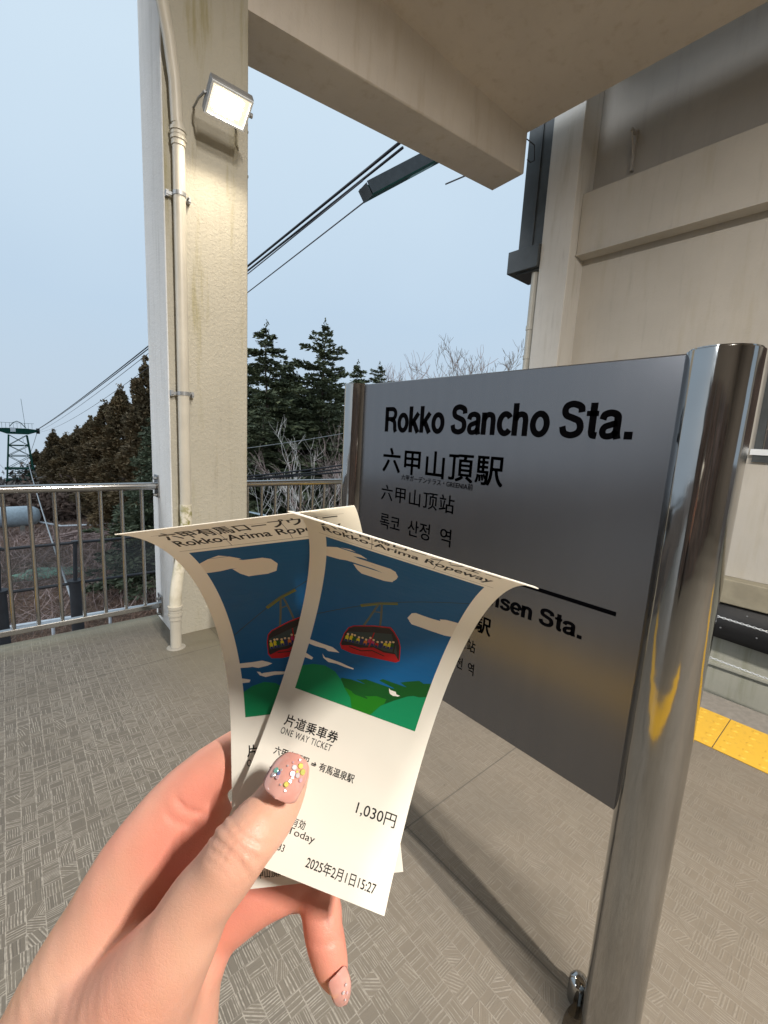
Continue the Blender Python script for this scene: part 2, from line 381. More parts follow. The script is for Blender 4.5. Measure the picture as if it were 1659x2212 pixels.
# rubber fender with rivets
fen = thing('dock_fender', 'black rubber dock bumper with rivets under the olive ledge', 'bumper', (5.2, .5, -.1))
prof = [(5.298, .112), (5.16, .105), (5.10, .02), (5.09, -.12), (5.13, -.22), (5.298, -.27)]
bm = bmesh.new(); A = [bm.verts.new((x, -1.6, z)) for x, z in prof]; rings = [A]
for y in (-1.0, -.4, .2, .8, 1.15, 1.3):
    dz = .035*math.sin((y+1.6)*1.3); k = 1 if y < 1.2 else .55
    rings.append([bm.verts.new((5.298-(5.298-x)*k, y, (z+.08)*(k) - .08 - (dz if z < 0 else 0))) for x, z in prof])
for A, B in zip(rings, rings[1:]):
    for i in range(6): bm.faces.new((A[i], A[(i+1) % 6], B[(i+1) % 6], B[i]))
bm.faces.new(rings[0]); bm.faces.new(rings[-1][::-1])
rel(smooth_by_angle(bmo('rubber_body', bm, M['rubber']), .9), fen)
rv = bmesh.new(); bmesh.ops.create_icosphere(rv, subdivisions=1, radius=.009); rme = bpy.data.meshes.new('rivet'); rv.to_mesh(rme); rv.free(); rme.materials.append(M['galv'])
for k in range(9):
    for zz, xx in ((.065, 5.13), (-.10, 5.088)):
        o = bpy.data.objects.new('rivet', rme); COL.objects.link(o); o.location = (xx, -1.3+.27*k+(.1 if zz > 0 else 0), zz); rel(o, fen)

# chains across the dock mouth
def chain_obj(name, a, b, sag, label):
    a, b = Vector(a), Vector(b); n_ = int((b-a).length/.022); bm = bmesh.new()
    for i in range(n_):
        t = (i+.5)/n_; p = a.lerp(b, t) + Vector((0, 0, -4*sag*t*(1-t))); d = (b-a).normalized()
        side = Vector((0, 0, 1)) if i % 2 else d.cross(Vector((0, 0, 1))).normalized()
        pts = [p + d*(math.cos(u)*.016) + side*(math.sin(u)*.008) for u in [2*PI*q/8 for q in range(9)]]
        tube(bm, pts, .0026, 5, False)
    return tag(bmo(name, bm, M['white_metal'], smooth=True), label, 'chain', 'chains hung across the dock')
chain_obj('chain', (4.9, 1.6, .10), (4.9, -2.0, .02), .04, 'upper thin pale chain strung in front of the black rubber bumper')
chain_obj('chain', (4.9, 1.6, -.30), (4.9, -2.0, -.38), .05, 'lower thin pale chain strung in front of the concrete dock wall')

# dark box downpipe and its round pipe beyond the column
dp = thing('box_downpipe', 'charcoal steel box downpipe capped above a pale round pipe beside the white column', 'downpipe', (5.05, 3.34, -2.2))
bm = bmesh.new(); box(bm, (5.02, 3.175, 3.62), (5.42, 3.50, 7.5), .006); rel(bmo('box_duct', bm, M['dark_steel']), dp)
bx('duct_rib', (5.004, 3.30, 3.92), (5.022, 3.33, 7.5), M['dark_steel'], dp)
bm = bmesh.new(); box(bm, (4.96, 3.173, 3.64), (5.46, 3.60, 3.90), .008); rel(bmo('duct_base', bm, M['dark_steel']), dp)
bm = bmesh.new(); cyl(bm, (5.10, 3.26, -2.2), (5.10, 3.26, 3.64), .055, seg=20)
for z in (2.6, 2.95, 1.5): cyl(bm, (5.10, 3.26, z), (5.10, 3.26, z+.05), .062, seg=20)
rel(smooth_by_angle(bmo('round_pipe', bm, M['pvc'])), dp)

# ------------------------------------------------------------------ canopy, beam, pillar
can = thing('platform_canopy', 'tan painted concrete canopy roof with deep edge beam over the platform', 'canopy', (0, 0, 4.9))
bm = bmesh.new(); box(bm, (-9, -9, 4.93), (4.61, 3.245, 5.3)); rel(bmo('ceiling_slab', bm, M['ceiling']), can)
def beam():
    bm = bmesh.new()
    X = [(.872, 4.19), (1.45, 4.24), (4.61, 4.515)]
    rows = []
    for x, z in X:
        q = .05 if x > 4 else 0
        rows.append([bm.verts.new(p) for p in ((x, 3.243, z), (x+q, 3.70, z+q*.2), (x+q, 3.70, 5.3), (x, 3.243, 5.3))])
    for A, B in zip(rows, rows[1:]):
        for i in range(4): bm.faces.new((A[i], A[(i+1) % 4], B[(i+1) % 4], B[i]))
    bm.faces.new(rows[0]); bm.faces.new(rows[-1])
    es = [e for e in bm.edges if abs(e.verts[0].co.z-e.verts[1].co.z) < .4 and e.verts[0].co.z < 4.6 and e.verts[1].co.z < 4.6]
    bmesh.ops.bevel(bm, geom=es, offset=.018, segments=3, affect='EDGES', profile=.6)
    return bm
rel(bmo('edge_beam', beam(), M['beam']), can)
bx('roof_slab_left', (-9, 3.247, 4.931), (.87, 3.70, 5.3), M['ceiling'], can)
# small hooks and drip pipe under the beam
bm = bmesh.new(); cyl(bm, (4.15, 3.69, 4.49), (4.05, 3.9, 4.44), .008, seg=8); rel(bmo('drip_rod', bm, M['wire']), can)
bm = bmesh.new(); tube(bm, [(4.60, 3.235, 4.86), (4.70, 3.2, 4.83), (4.72, 3.19, 4.68), (4.66, 3.2, 4.64), (4.62, 3.22, 4.66)], .006, 8); rel(bmo('cable_loop', bm, M['black_cable']), can)

pil = thing('concrete_pillar', 'square cream rendered pillar carrying the canopy beam beside the railing', 'pillar', (1.1, 3.5, 0))
PX0, PX1, PY0, PY1 = .852, 1.402, 3.24, 3.752
def pillar():
    bm = bmesh.new(); r = bmesh.ops.create_cube(bm, size=1, matrix=Matrix.Translation(((PX0+PX1)/2, (PY0+PY1)/2, 2.12)) @ Matrix.Diagonal((PX1-PX0, PY1-PY0, 4.24+.5, 1)))
    bmesh.ops.bevel(bm, geom=[e for e in bm.edges if abs(e.verts[0].co.z-e.verts[1].co.z) > 1], offset=.012, segments=3, affect='EDGES', profile=.5)
    for v in bm.verts:
        if v.co.z > 4: v.co.z = 4.60
        if v.co.z < 0: v.co.z = -.01
    return bm
# the pillar stops under / behind the beam 3 mm proud of it
sh_ = rel(bmo('shaft', pillar(), M['pillar']), pil)
M['skylit_plaster'] = plaster('skylit_pillar_plaster', (.78, .78, .77), (.45, .45, .42), .35, .9, .35, 1.)  # whiter copy of the pillar plaster: sky light on the left face, painted in
sh_.data.materials.append(M['skylit_plaster'])
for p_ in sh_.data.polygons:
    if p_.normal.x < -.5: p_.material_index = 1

# drain pipe on the pillar
pipe = thing('drain_pipe', 'cream drain pipe with mossy bend running down the front of the pillar', 'pipe', (.81, 3.1, 0))
R = .036
def n_tube(name, pts, r, mat, seg=24):
    bm = bmesh.new(); tube(bm, pts, r, seg); return rel(smooth_by_angle(bmo(name, bm, mat), .8), pipe)
n_tube('pipe_run', [(.93, 3.185, .98), (.93, 3.185, 2.0), (.93, 3.185, 3.33)], R, M['pvc'])
n_tube('pipe_run', [(.925, 3.185, 3.33), (.915, 3.18, 3.55), (.885, 3.17, 3.75), (.845, 3.16, 3.93), (.80, 3.15, 4.12), (.76, 3.15, 4.4), (.75, 3.15, 4.93)], R*.98, M['pvc'])
def moss_mat():
    n = N('mossy_pvc'); p = n.pos(); f = n.noise(p, 22, 5, .7)
    sz = n.n('SeparateXYZ'); n.set(sz.inputs[0], p)
    k = n.math('MULTIPLY', n.rmp(f, .42, .62), n.rmp(n.math('ABSOLUTE', n.math('SUBTRACT', sz.outputs[2], .78)), .05, .35, 1., .1))
    c = n.mix(k, (.62, .58, .48), (.20, .19, .04))
    c = n.mix(n.rmp(n.noise(p, 9, 4), .5, .8, 0., .4), c, (.35, .30, .2))
    return n.fin(c, .5, 0., n.bump(f, .2, .004))
M['moss'] = moss_mat()
n_tube('pipe_bend', [(.93, 3.185, .98), (.93, 3.18, .86), (.918, 3.165, .76), (.893, 3.145, .66), (.862, 3.12, .55), (.835, 3.09, .45), (.818, 3.07, .36), (.812, 3.06, .27)], R*1.08, M['moss'])
n_tube('pipe_foot', [(.812, 3.06, .27), (.812, 3.06, .0)], R*.98, M['pvc'])
for z, x, y in ((3.24, .93, 3.185), (.235, .812, 3.06)):
    bm = bmesh.new()
    for dz, rr, h in ((0, 1.28, .018), (.026, 1.2, .016), (.048, 1.3, .02), (-.03, 1.14, .022)): cyl(bm, (x, y, z+dz), (x, y, z+dz+h), R*rr, seg=28)
    cyl(bm, (x, y, z-.02), (x, y, z+.06), R*1.12, seg=28)
    rel(smooth_by_angle(bmo('socket', bm, M['pvc'])), pipe)
for z in (2.93, 1.72):
    bm = bmesh.new(); cyl(bm, (.93, 3.185, z), (.93, 3.185, z+.024), R*1.1, seg=24); box(bm, (.86, 3.205, z+.002), (1.005, 3.212, z+.02)); box(bm, (.858, 3.21, z-.006), (.875, 3.239, z+.03)); box(bm, (.988, 3.21, z-.006), (1.005, 3.239, z+.03)); cyl(bm, (.985, 3.17, z+.012), (.985, 3.215, z+.012), .006, seg=8)
    rel(bmo('pipe_clamp', bm, M['galv']), pipe)
bm = bmesh.new(); cyl(bm, (.812, 3.06, .0), (.812, 3.06, .008), R*1.7, R*1.35, seg=24); rel(bmo('floor_collar', bm, M['concrete']), pipe)

# ------------------------------------------------------------------ floodlight on the pillar
fl = thing('floodlight', 'lit square floodlight tilted down on the upper pillar', 'light', (1.18, 3.2, 3.5))
ce = Vector((1.155, 2.955, 3.425)); zn = Vector((-.02, -.53, -.85)).normalized()
xa = Vector((.985, .02, .06)); xa = (xa-zn*xa.dot(zn)).normalized(); ya = zn.cross(xa)
FM = Matrix((( xa.x, ya.x, zn.x, ce.x), (xa.y, ya.y, zn.y, ce.y), (xa.z, ya.z, zn.z, ce.z), (0, 0, 0, 1)))
w2_, h2_ = .122, .090
def fbox(name, boxes, mat, parent, bev=0.):
    bm = bmesh.new()
    for lo, hi in boxes: box(bm, lo, hi, bev, FM)
    return rel(bmo(name, bm, mat), parent)
fbox('housing', [((-w2_-.004, -h2_-.004, -.055), (w2_+.004, h2_+.004, -.003))], M['galv'], fl, .006)
fbox('bezel', [((-w2_, -h2_, -.002), (-w2_+.010, h2_, .008)), ((w2_-.010, -h2_, -.002), (w2_, h2_, .008)), ((-w2_+.0102, -h2_, -.002), (w2_-.0102, -h2_+.010, .008)), ((-w2_+.0102, h2_-.010, -.002), (w2_-.0102, h2_, .008))], M['white_metal'], fl)
n = N('lit_led'); n.fin((1, .9, .75), .5); n.set(n.p.inputs['Emission Color'], (1, .86, .66)); n.p.inputs['Emission Strength'].default_value = 90
n2 = N('lamp_reflector'); n2.fin((.9, .85, .75), .3, .6); n2.set(n2.p.inputs['Emission Color'], (1, .84, .60)); n2.p.inputs['Emission Strength'].default_value = .9
fbox('reflector', [((-w2_+.0102, -h2_+.0102, -.004), (w2_-.0102, h2_-.0102, -.0012))], n2.m, fl)
fbox('led_panel', [((-w2_+.03, -h2_+.05, -.001), (w2_-.05, h2_-.03, .0006)), ((-w2_+.05, -h2_+.035, -.001), (w2_-.08, -h2_+.0495, .0006))], n.m, fl)
bm = bmesh.new(); a = ce - zn*.03
tube(bm, [a+xa*(w2_+.012), a+xa*(w2_+.012)+Vector((0, .12, .02)), Vector((1.31, 3.20, 3.50)), Vector((1.31, 3.243, 3.50))], .007, 8); rel(bmo('bracket_arm', bm, M['galv']), fl); bm = bmesh.new()
tube(bm, [a-xa*(w2_+.012), a-xa*(w2_+.012)+Vector((0, .12, .02)), Vector((1.04, 3.20, 3.50)), Vector((1.04, 3.243, 3.50))], .007, 8)
rel(bmo('bracket_arm', bm, M['galv']), fl); bm = bmesh.new(); cyl(bm, a+xa*(w2_-.0), a+xa*(w2_+.03), .014, seg=12); rel(bmo('knob', bm, M['galv']), fl)
for z_, r_b in ((3.28, .012), (3.56, .010)):
    bm = bmesh.new(); cyl(bm, (1.395, 3.31, z_), (1.428, 3.31, z_), r_b, seg=10); rel(bmo('wall_bolt', bm, M['dark_steel']), pil)
ld = bpy.data.lights.new('floodlight_lamp', 'AREA'); ld.shape = 'RECTANGLE'; ld.size = .16; ld.size_y = .11; ld.energy = FLOOD_W; ld.color = (1, .88, .70); ld.spread = math.radians(165)
lo = bpy.data.objects.new('lamp', ld); COL.objects.link(lo)
lz = -zn; lo.matrix_world = Matrix(((xa.x, (lz.cross(xa)).x, lz.x, (ce+zn*.014).x), (xa.y, (lz.cross(xa)).y, lz.y, (ce+zn*.014).y), (xa.z, (lz.cross(xa)).z, lz.z, (ce+zn*.014).z), (0, 0, 0, 1)))
rel(lo, fl)
# platform lamps under the canopy ceiling (the ones reflected in the posts and casting the sign's shadow)
for i, (lx, ly) in enumerate(((.68, -.55), (.70, -3.7))):
    t = thing('ceiling_lamp', ('nearest' if i == 0 else 'farther')+' long lit lamp under the canopy ceiling behind the sign', 'light', (lx, ly, 4.93), 'long lamps under the canopy')
    bx('lamp_body', (lx-.06, ly-.6, 4.87), (lx+.06, ly+.6, 4.929), M['white_metal'], t, .005)
    n = N('lit_tube'); n.fin((1, .95, .85), .5); n.set(n.p.inputs['Emission Color'], (1, .86, .66)); n.p.inputs['Emission Strength'].default_value = 12
    bx('lamp_tube', (lx-.03, ly-.58, 4.852), (lx+.03, ly+.58, 4.869), n.m, t)
    ld = bpy.data.lights.new('platform_lamp', 'AREA'); ld.shape = 'RECTANGLE'; ld.size = .08; ld.size_y = 1.15; ld.energy = CEIL_W[i]; ld.color = (1, .94, .86)
    lo = bpy.data.objects.new('lamp', ld); COL.objects.link(lo); lo.location = (lx, ly, 4.845); rel(lo, t)

# ------------------------------------------------------------------ platform railing
def cable_bolt(bm, x, y, z, d):
    cyl(bm, (x, y, z), (x+d*.05, y, z), .012, seg=10)
bal = bmesh.new(); cyl(bal, (0, 0, .13), (0, 0, 1.045), .0125, seg=16, caps=False); bme = bpy.data.meshes.new('baluster'); bal.to_mesh(bme); bal.free(); bme.materials.append(M['rail_steel']); bme.polygons.foreach_set('use_smooth', [True]*len(bme.polygons))
def railing(x0, x1, xs0, label, yy=3.60):
    t = thing('railing', label, 'railing', ((x0+x1)/2, yy, 0), 'stainless railings along the platform edge')
    bm = bmesh.new(); cyl(bm, (x0, yy, 1.065), (x1, yy, 1.065), .028, seg=28); rel(smooth_by_angle(bmo('top_rail', bm, M['rail_steel'])), t)
    bm = bmesh.new(); box(bm, (x0, yy-.02, .105), (x1, yy+.02, .145), .006); rel(bmo('bottom_rail', bm, M['rail_steel']), t)
    k = 0; x = xs0
    while x < x1:
        if x > x0+.03:
            o = bpy.data.objects.new('baluster', bme); COL.objects.link(o); o.location = (x, yy, 0); rel(o, t)
        x += .1295
    for z in (1.065, .125):
        for X, d in ((x0, 1), (x1, -1)):
            if abs(X-PX0) < .06 or abs(X-PX1) < .06:
                bm = bmesh.new(); box(bm, (min(X, X+d*.008), yy-.055, z-.085), (max(X, X+d*.008), yy+.055, z+.085), .001)
                for q in (-.062, .062):
                    cyl(bm, (X+d*.008, yy-.028, z+q), (X+d*.035, yy-.028, z+q), .011, seg=12)
                rel(bmo('wall_plate', bm, M['rail_steel']), t)
    return t
railing(-6.0, PX0-.002, -.036-.1295*40, 'stainless steel railing left of the pillar, before the wooded valley')
railing(PX1+.002, 4.4, 1.430, 'stainless steel railing between the pillar and the station sign')

# ------------------------------------------------------------------ text helper (flat lettering)
def glyph_tris(s, bold=0., space=1.):
    cu = bpy.data.curves.new('t', 'FONT'); cu.body = s; cu.size = 1; cu.offset = bold; cu.fill_mode = 'FRONT'; cu.resolution_u = 4; cu.space_character = space
    o = bpy.data.objects.new('t', cu); COL.objects.link(o)
    dg = bpy.context.evaluated_depsgraph_get(); dg.update()
    me = bpy.data.meshes.new_from_object(o.evaluated_get(dg))
    V = np.array([v.co[:2] for v in me.vertices]); F = [tuple(p.vertices) for p in me.polygons]
    bpy.data.objects.remove(o); bpy.data.curves.remove(cu); bpy.data.meshes.remove(me)
    return V, F
def fit_text(s, x0, x1, y0, y1, bold=0., space=1., base=None):
    """glyphs scaled so their ink runs x0..x1 and y0..y1; bold by thickening with shifted copies"""
    V, F = glyph_tris(s, 0, space)
    lo, hi = V.min(0), V.max(0)
    V = (V-lo)/(hi-lo)*np.array([x1-x0, y1-y0])+np.array([x0, y0])
    if bold:
        d = bold*(y1-y0)*1.2; n_ = len(V); Vs = []; Fs = []
        for k, (a, b) in enumerate(((-1, -1), (1, -1), (1, 1), (-1, 1), (0, 0))):
            Vs.append(V+np.array([a, b])*d); Fs += [tuple(i+k*n_ for i in f) for f in F]
        V, F = np.concatenate(Vs), Fs
    return V, F
# grotesque bold capitals and small letters drawn as broad strokes
def cat(pts, n_=7):
    P = [np.array(p, float) for p in pts]; P = [2*P[0]-P[1]]+P+[2*P[-1]-P[-2]]; out = []
    for i in range(1, len(P)-2):
        for k in range(n_):
            t = k/n_; out.append(.5*((2*P[i])+(-P[i-1]+P[i+1])*t+(2*P[i-1]-5*P[i]+4*P[i+1]-P[i+2])*t*t+(-P[i-1]+3*P[i]-3*P[i+1]+P[i+2])*t**3))
    return out+[P[-2]]
def ell(cx, cy, rx, ry, a0=0, a1=360, n_=36): return [np.array([cx+rx*math.cos(math.radians(a)), cy+ry*math.sin(math.radians(a))]) for a in np.linspace(a0, a1, n_)]
def Ln(*p): return [np.array(q, float) for q in p]
GL = {'R': (.76, [(Ln((.10, 0), (.10, 1)), .2), (Ln((.10, .915), (.42, .915))+ell(.42, .715, .20, .20, 88, -88, 14)+Ln((.42, .515), (.10, .515)), .17), (cat([(.36, .50), (.53, .44), (.59, .30), (.605, .12), (.655, 0)]), .185)]),
 'o': (.655, [(ell(.315, .37, .222, .302), .185)]), 'k': (.60, [(Ln((.095, 0), (.095, 1)), .19), (Ln((.50, .74), (.14, .30)), .18), (Ln((.24, .44), (.50, 0)), .20)]),
 'S': (.72, [(cat([(.60, .70), (.565, .85), (.36, .93), (.18, .88), (.125, .75), (.18, .62), (.36, .545), (.54, .46), (.60, .29), (.54, .14), (.35, .07), (.15, .13), (.085, .31)]), .185)]),
 'a': (.60, [(cat([(.075, .50), (.12, .625), (.27, .675), (.42, .625), (.455, .50), (.455, .17), (.49, 0)]), .18), (cat([(.455, .42), (.30, .37), (.15, .31), (.10, .19), (.15, .085), (.26, .065), (.38, .11), (.45, .22)]), .165)]),
 'n': (.61, [(Ln((.095, 0), (.095, .73)), .19), (cat([(.10, .48), (.17, .61), (.29, .66), (.41, .615), (.45, .48)])+Ln((.45, 0)), .18)]),
 'c': (.56, [(ell(.30, .37, .212, .302, 38, 322), .185)]), 'h': (.61, [(Ln((.095, 0), (.095, 1)), .19), (cat([(.10, .48), (.17, .61), (.29, .66), (.41, .615), (.45, .48)])+Ln((.45, 0)), .18)]),
 't': (.385, [(Ln((.20, .95), (.20, .25))+cat([(.20, .18), (.23, .09), (.34, .075)]), .185), (Ln((.02, .665), (.34, .665)), .14)]), '.': (.30, [(Ln((.15, 0), (.15, .20)), .2)]),
 'A': (.75, [(Ln((.09, 0), (.37, .96)), .19), (Ln((.37, .96), (.65, 0)), .19), (Ln((.18, .30), (.56, .30)), .15)]), 'r': (.40, [(Ln((.095, 0), (.095, .73)), .19), (cat([(.10, .45), (.17, .60), (.37, .645)]), .17)]),
 'i': (.29, [(Ln((.14, 0), (.14, .73)), .19), (Ln((.14, .83), (.14, 1)), .19)]), 'm': (.90, [(Ln((.095, 0), (.095, .73)), .19), (cat([(.10, .48), (.17, .61), (.27, .66), (.37, .615), (.41, .48)])+Ln((.41, 0)), .18), (cat([(.42, .48), (.49, .61), (.59, .66), (.70, .615), (.74, .48)])+Ln((.74, 0)), .18)]),
 'O': (.80, [(ell(.39, .5, .29, .42), .19)]), 'e': (.60, [(Ln((.14, .36), (.50, .36)), .14), (ell(.305, .37, .215, .302, 0, 318), .18)]),
 's': (.56, [(cat([(.47, .52), (.43, .62), (.28, .665), (.14, .62), (.105, .54), (.15, .46), (.28, .40), (.42, .34), (.465, .22), (.41, .11), (.27, .065), (.12, .11), (.075, .22)]), .165)]), ' ': (.28, [])}
def grotesque(s, x0, x1, y0, y1):
    V, F = [], []; x = 0
    for ch_ in s:
        adv, strokes = GL[ch_]
        for pts, w in strokes:
            n_ = len(pts); closed = np.linalg.norm(pts[0]-pts[-1]) < 1e-6; k0 = len(V)
            for i, p in enumerate(pts):
                a = pts[i]-pts[i-1] if i else (pts[-1]-pts[-2] if closed else pts[1]-pts[0])
                b = pts[i+1]-pts[i] if i < n_-1 else (pts[1]-pts[0] if closed else pts[-1]-pts[-2])
                a = a/np.linalg.norm(a); b = b/np.linalg.norm(b); m = a+b; m = m/np.linalg.norm(m); nn_ = np.array([-m[1], m[0]]); q = w/2/max(.5, float(a@m))
                V += [p+nn_*q+[x, 0], p-nn_*q+[x, 0]]
            for i in range(n_-1): F.append((k0+2*i, k0+2*i+1, k0+2*i+3, k0+2*i+2))
        x += adv
    V = np.array(V); lo = V[:, 0].min(); hi = V[:, 0].max()
    return np.stack([(V[:, 0]-lo)/(hi-lo)*(x1-x0)+x0, V[:, 1]*(y1-y0)+y0], -1), F

# ------------------------------------------------------------------ station sign
sign = thing('station_sign', 'brushed steel station name board between two polished round posts', 'sign', (1.05, .78, 0))
YN, YF = .248, 1.392
bx('panel', (1.033, YN+.02, .668), (1.067, YF-.02, 1.700), M['board'], sign, .003)
for y in (YN, YF):
    bm = bmesh.new(); cyl(bm, (1.05, y, .0), (1.05, y, 1.703), .0615 if y < 1 else .056, seg=64)
    es = [e for e in bm.edges if all(v.co.z > 1.7 for v in e.verts)]
    bmesh.ops.bevel(bm, geom=es, offset=.004, segments=3, affect='EDGES')
    p_ = rel(smooth_by_angle(bmo('post', bm, M['chrome']), .5), sign)
    bm = bmesh.new(); cyl(bm, (1.05, y, .0), (1.05, y, .012), .10, seg=40); rel(smooth_by_angle(bmo('base_flange', bm, M['chrome'])), sign)
bm = bmesh.new(); tube(bm, [(1.105, .345, 0), (1.105, .345, .058), (1.105, .345, .068), (1.105, .345, .074)], [.026, .026, .021, .008], 24)
rel(smooth_by_angle(bmo('foot_bolt', bm, M['chrome']), .9), sign)
def sign_text(name, s, yl, yr, z0, z1, bold=0., space=1.):
    V, F = grotesque(s, 0, yl-yr, z0, z1) if all(ch in GL for ch in s) else fit_text(s, 0, yl-yr, z0, z1, bold, space)
    P = np.stack([np.full(len(V), 1.0322), yl-V[:, 0], V[:, 1]], -1)
    return rel(data(name, P, F, M['black_print']), sign)
sign_text('lettering', 'Rokko Sancho Sta.', 1.209, .384, 1.529, 1.614, .028)
sign_text('lettering', '六甲山頂駅', 1.209, .700, 1.388, 1.472, .012, 1.10)
sign_text('lettering', '六甲ガーデンテラス・GREENIA前', 1.107, .799, 1.3665, 1.386, .008)
sign_text('lettering', '六甲山顶站', 1.209, .863, 1.285, 1.341, .004, 1.12)
sign_text('lettering', '록코  산정  역', 1.208, .866, 1.180, 1.236, .004)
sign_text('lettering', 'Arima Onsen Sta.', .94, .433, 1.047, 1.092, .026)
sign_text('lettering', '有馬温泉駅', 1.0, .691, .952, 1.006, .012, 1.1)
sign_text('lettering', '有马温泉站', .91, .738, .879, .917, .004, 1.1)
sign_text('lettering', '아리마  온천  역', .93, .736, .807, .845, .004)
bx('divider_line', (1.0318, .364, 1.131), (1.0325, 1.236, 1.141), M['black_print'], sign)

# ------------------------------------------------------------------ tickets
MM = .001
TK = {  # rotation vector, origin (camera metres), start of curl, curvature, its change, skew
 'R': ((-0.71182, -0.02939, 0.32764), (-0.02718, 0.1168, 0.13841), 0.01004, 15.26559, 5.57363, -0.01952, .985),
 'L': ((-0.26592, 0.01501, -0.11311), (-0.02208, 0.12426, 0.14726), 0.04966, 17.535, -17.8899, -0.00678, 1.0)}
def rodr(w):
    w = np.array(w); t = np.linalg.norm(w); k = w/t; K = np.array([[0, -k[2], k[1]], [k[2], 0, -k[0]], [-k[1], k[0], 0]])
    return np.eye(3)+math.sin(t)*K+(1-math.cos(t))*K@K
def ticket_surf(key, u, v, off=0.):
    w, T, v0, k0, k1, sk, sc = TK[key]; Wd = .0575
    u = np.asarray(u, float); v = np.asarray(v, float)
    cs, sn = math.cos(sk), math.sin(sk)
    s = (u-Wd/2)*sn+v*cs; t = (u-Wd/2)*cs-v*sn; q = np.maximum(s-v0, 0)
    X = np.zeros_like(q); Z = np.zeros_like(q); n_ = 24
    for i in range(n_):
        a = (i+.5)/n_*q; th = k0*a+k1*a*a/2; X += np.cos(th)*q/n_; Z += np.sin(th)*q/n_
    th = k0*q+k1*q*q/2
    s2 = np.minimum(s, v0)+X - off*np.sin(th); Z = Z + off*np.cos(th)
    P = np.stack([t*cs+s2*sn, -t*sn+s2*cs, Z], -1)*sc
    return c2w((rodr(w)@np.diag([1., -1, -1])@P.T).T + np.array(T)*sc)
def paper_mat():
    n = N('thermal_ticket_paper'); p = n.pos()
    f = n.noise(p, 60, 3)
    n.fin(n.mix(f, (.82, .79, .71), (.86, .83, .75)), .42, 0., n.bump(n.noise(p, 300, 2), .02, .0005))
    tr = n.n('BsdfTranslucent'); n.set(tr.inputs[0], (.84, .79, .73)); ms = n.n('MixShader'); ms.inputs[0].default_value = .22
    n.t.links.new(n.p.outputs[0], ms.inputs[1]); n.t.links.new(tr.outputs[0], ms.inputs[2]); n.t.links.new(ms.outputs[0], n.o.inputs[0])
    return n.m
M['paper'] = paper_mat()
def ink(name, col, rough=.55):
    n = N(name); n.fin(col, rough, Specular_IOR_Level=.25)
    return n.m
INK = {k: ink('ink_'+k, c) for k, c in dict(black=(.012, .011, .011), blue=(.003, .095, .26), blue_up=(.010, .085, .19), cream=(.76, .70, .62), green=(.004, .20, .075), dark_green=(.004, .075, .012), mid_green=(.012, .16, .008),
    jade=(.004, .21, .085), red=(.42, .008, .014), grey=(.10, .115, .09), steelgrey=(.03, .05, .055), darkwin=(.02, .016, .02), skin=(.7, .5, .3), yellow=(.62, .52, .02), magenta=(.42, .03, .13), navy=(.012, .02, .12), orange=(.6, .15, .02), white=(.75, .72, .66), olive=(.16, .17, .02), faint=(.30, .28, .26), print_blue=(.008, .10, .24)).items()}
def strip_bisect(bm, v0, v1, step):
    v = v0
    while v < v1:
        g = bm.verts[:]+bm.edges[:]+bm.faces[:]
        bmesh.ops.bisect_plane(bm, geom=g, plane_co=(0, v, 0), plane_no=(0, 1, 0)); v += step
def conform(key, name, V, F, mat, off, parent, step=2.5):
    bm = bmesh.new(); vs = [bm.verts.new((x, y, 0)) for x, y in V]
    for f in F:
        try: bm.faces.new([vs[i] for i in f])
        except ValueError: pass
    lo = min(y for _, y in V); hi = max(y for _, y in V)
    if hi > 40: strip_bisect(bm, (math.floor(lo/step)+1)*step, hi, step)
    bmesh.ops.triangulate(bm, faces=bm.faces[:])
    uv = np.array([v.co[:2] for v in bm.verts])*MM; P = ticket_surf(key, uv[:, 0], uv[:, 1], off*MM)
    nf = []
    for v, p in zip(bm.verts, P): v.co = Vector(p)
    me = bpy.data.meshes.new(name); bm.to_mesh(me); bm.free()
    return link(name, me, mat, parent)
def poly(key, name, pts, mat, off, parent):
    return conform(key, name, pts, [tuple(range(len(pts)))], mat, off, parent)
def ribbon(pts, w):
    pts = [np.array(p, float) for p in pts]; A = []; B = []
    for i, p in enumerate(pts):
        d = pts[min(i+1, len(pts)-1)]-pts[max(i-1, 0)]; d /= np.linalg.norm(d); n_ = np.array([-d[1], d[0]])*w/2; A.append(tuple(p+n_)); B.append(tuple(p-n_))
    return A+B[::-1]
def circ(x, y, r, n_=10, ry=None): return [(x+r*math.cos(2*PI*k/n_), y+(ry or r)*math.sin(2*PI*k/n_)) for k in range(n_)]
TL = 156.5
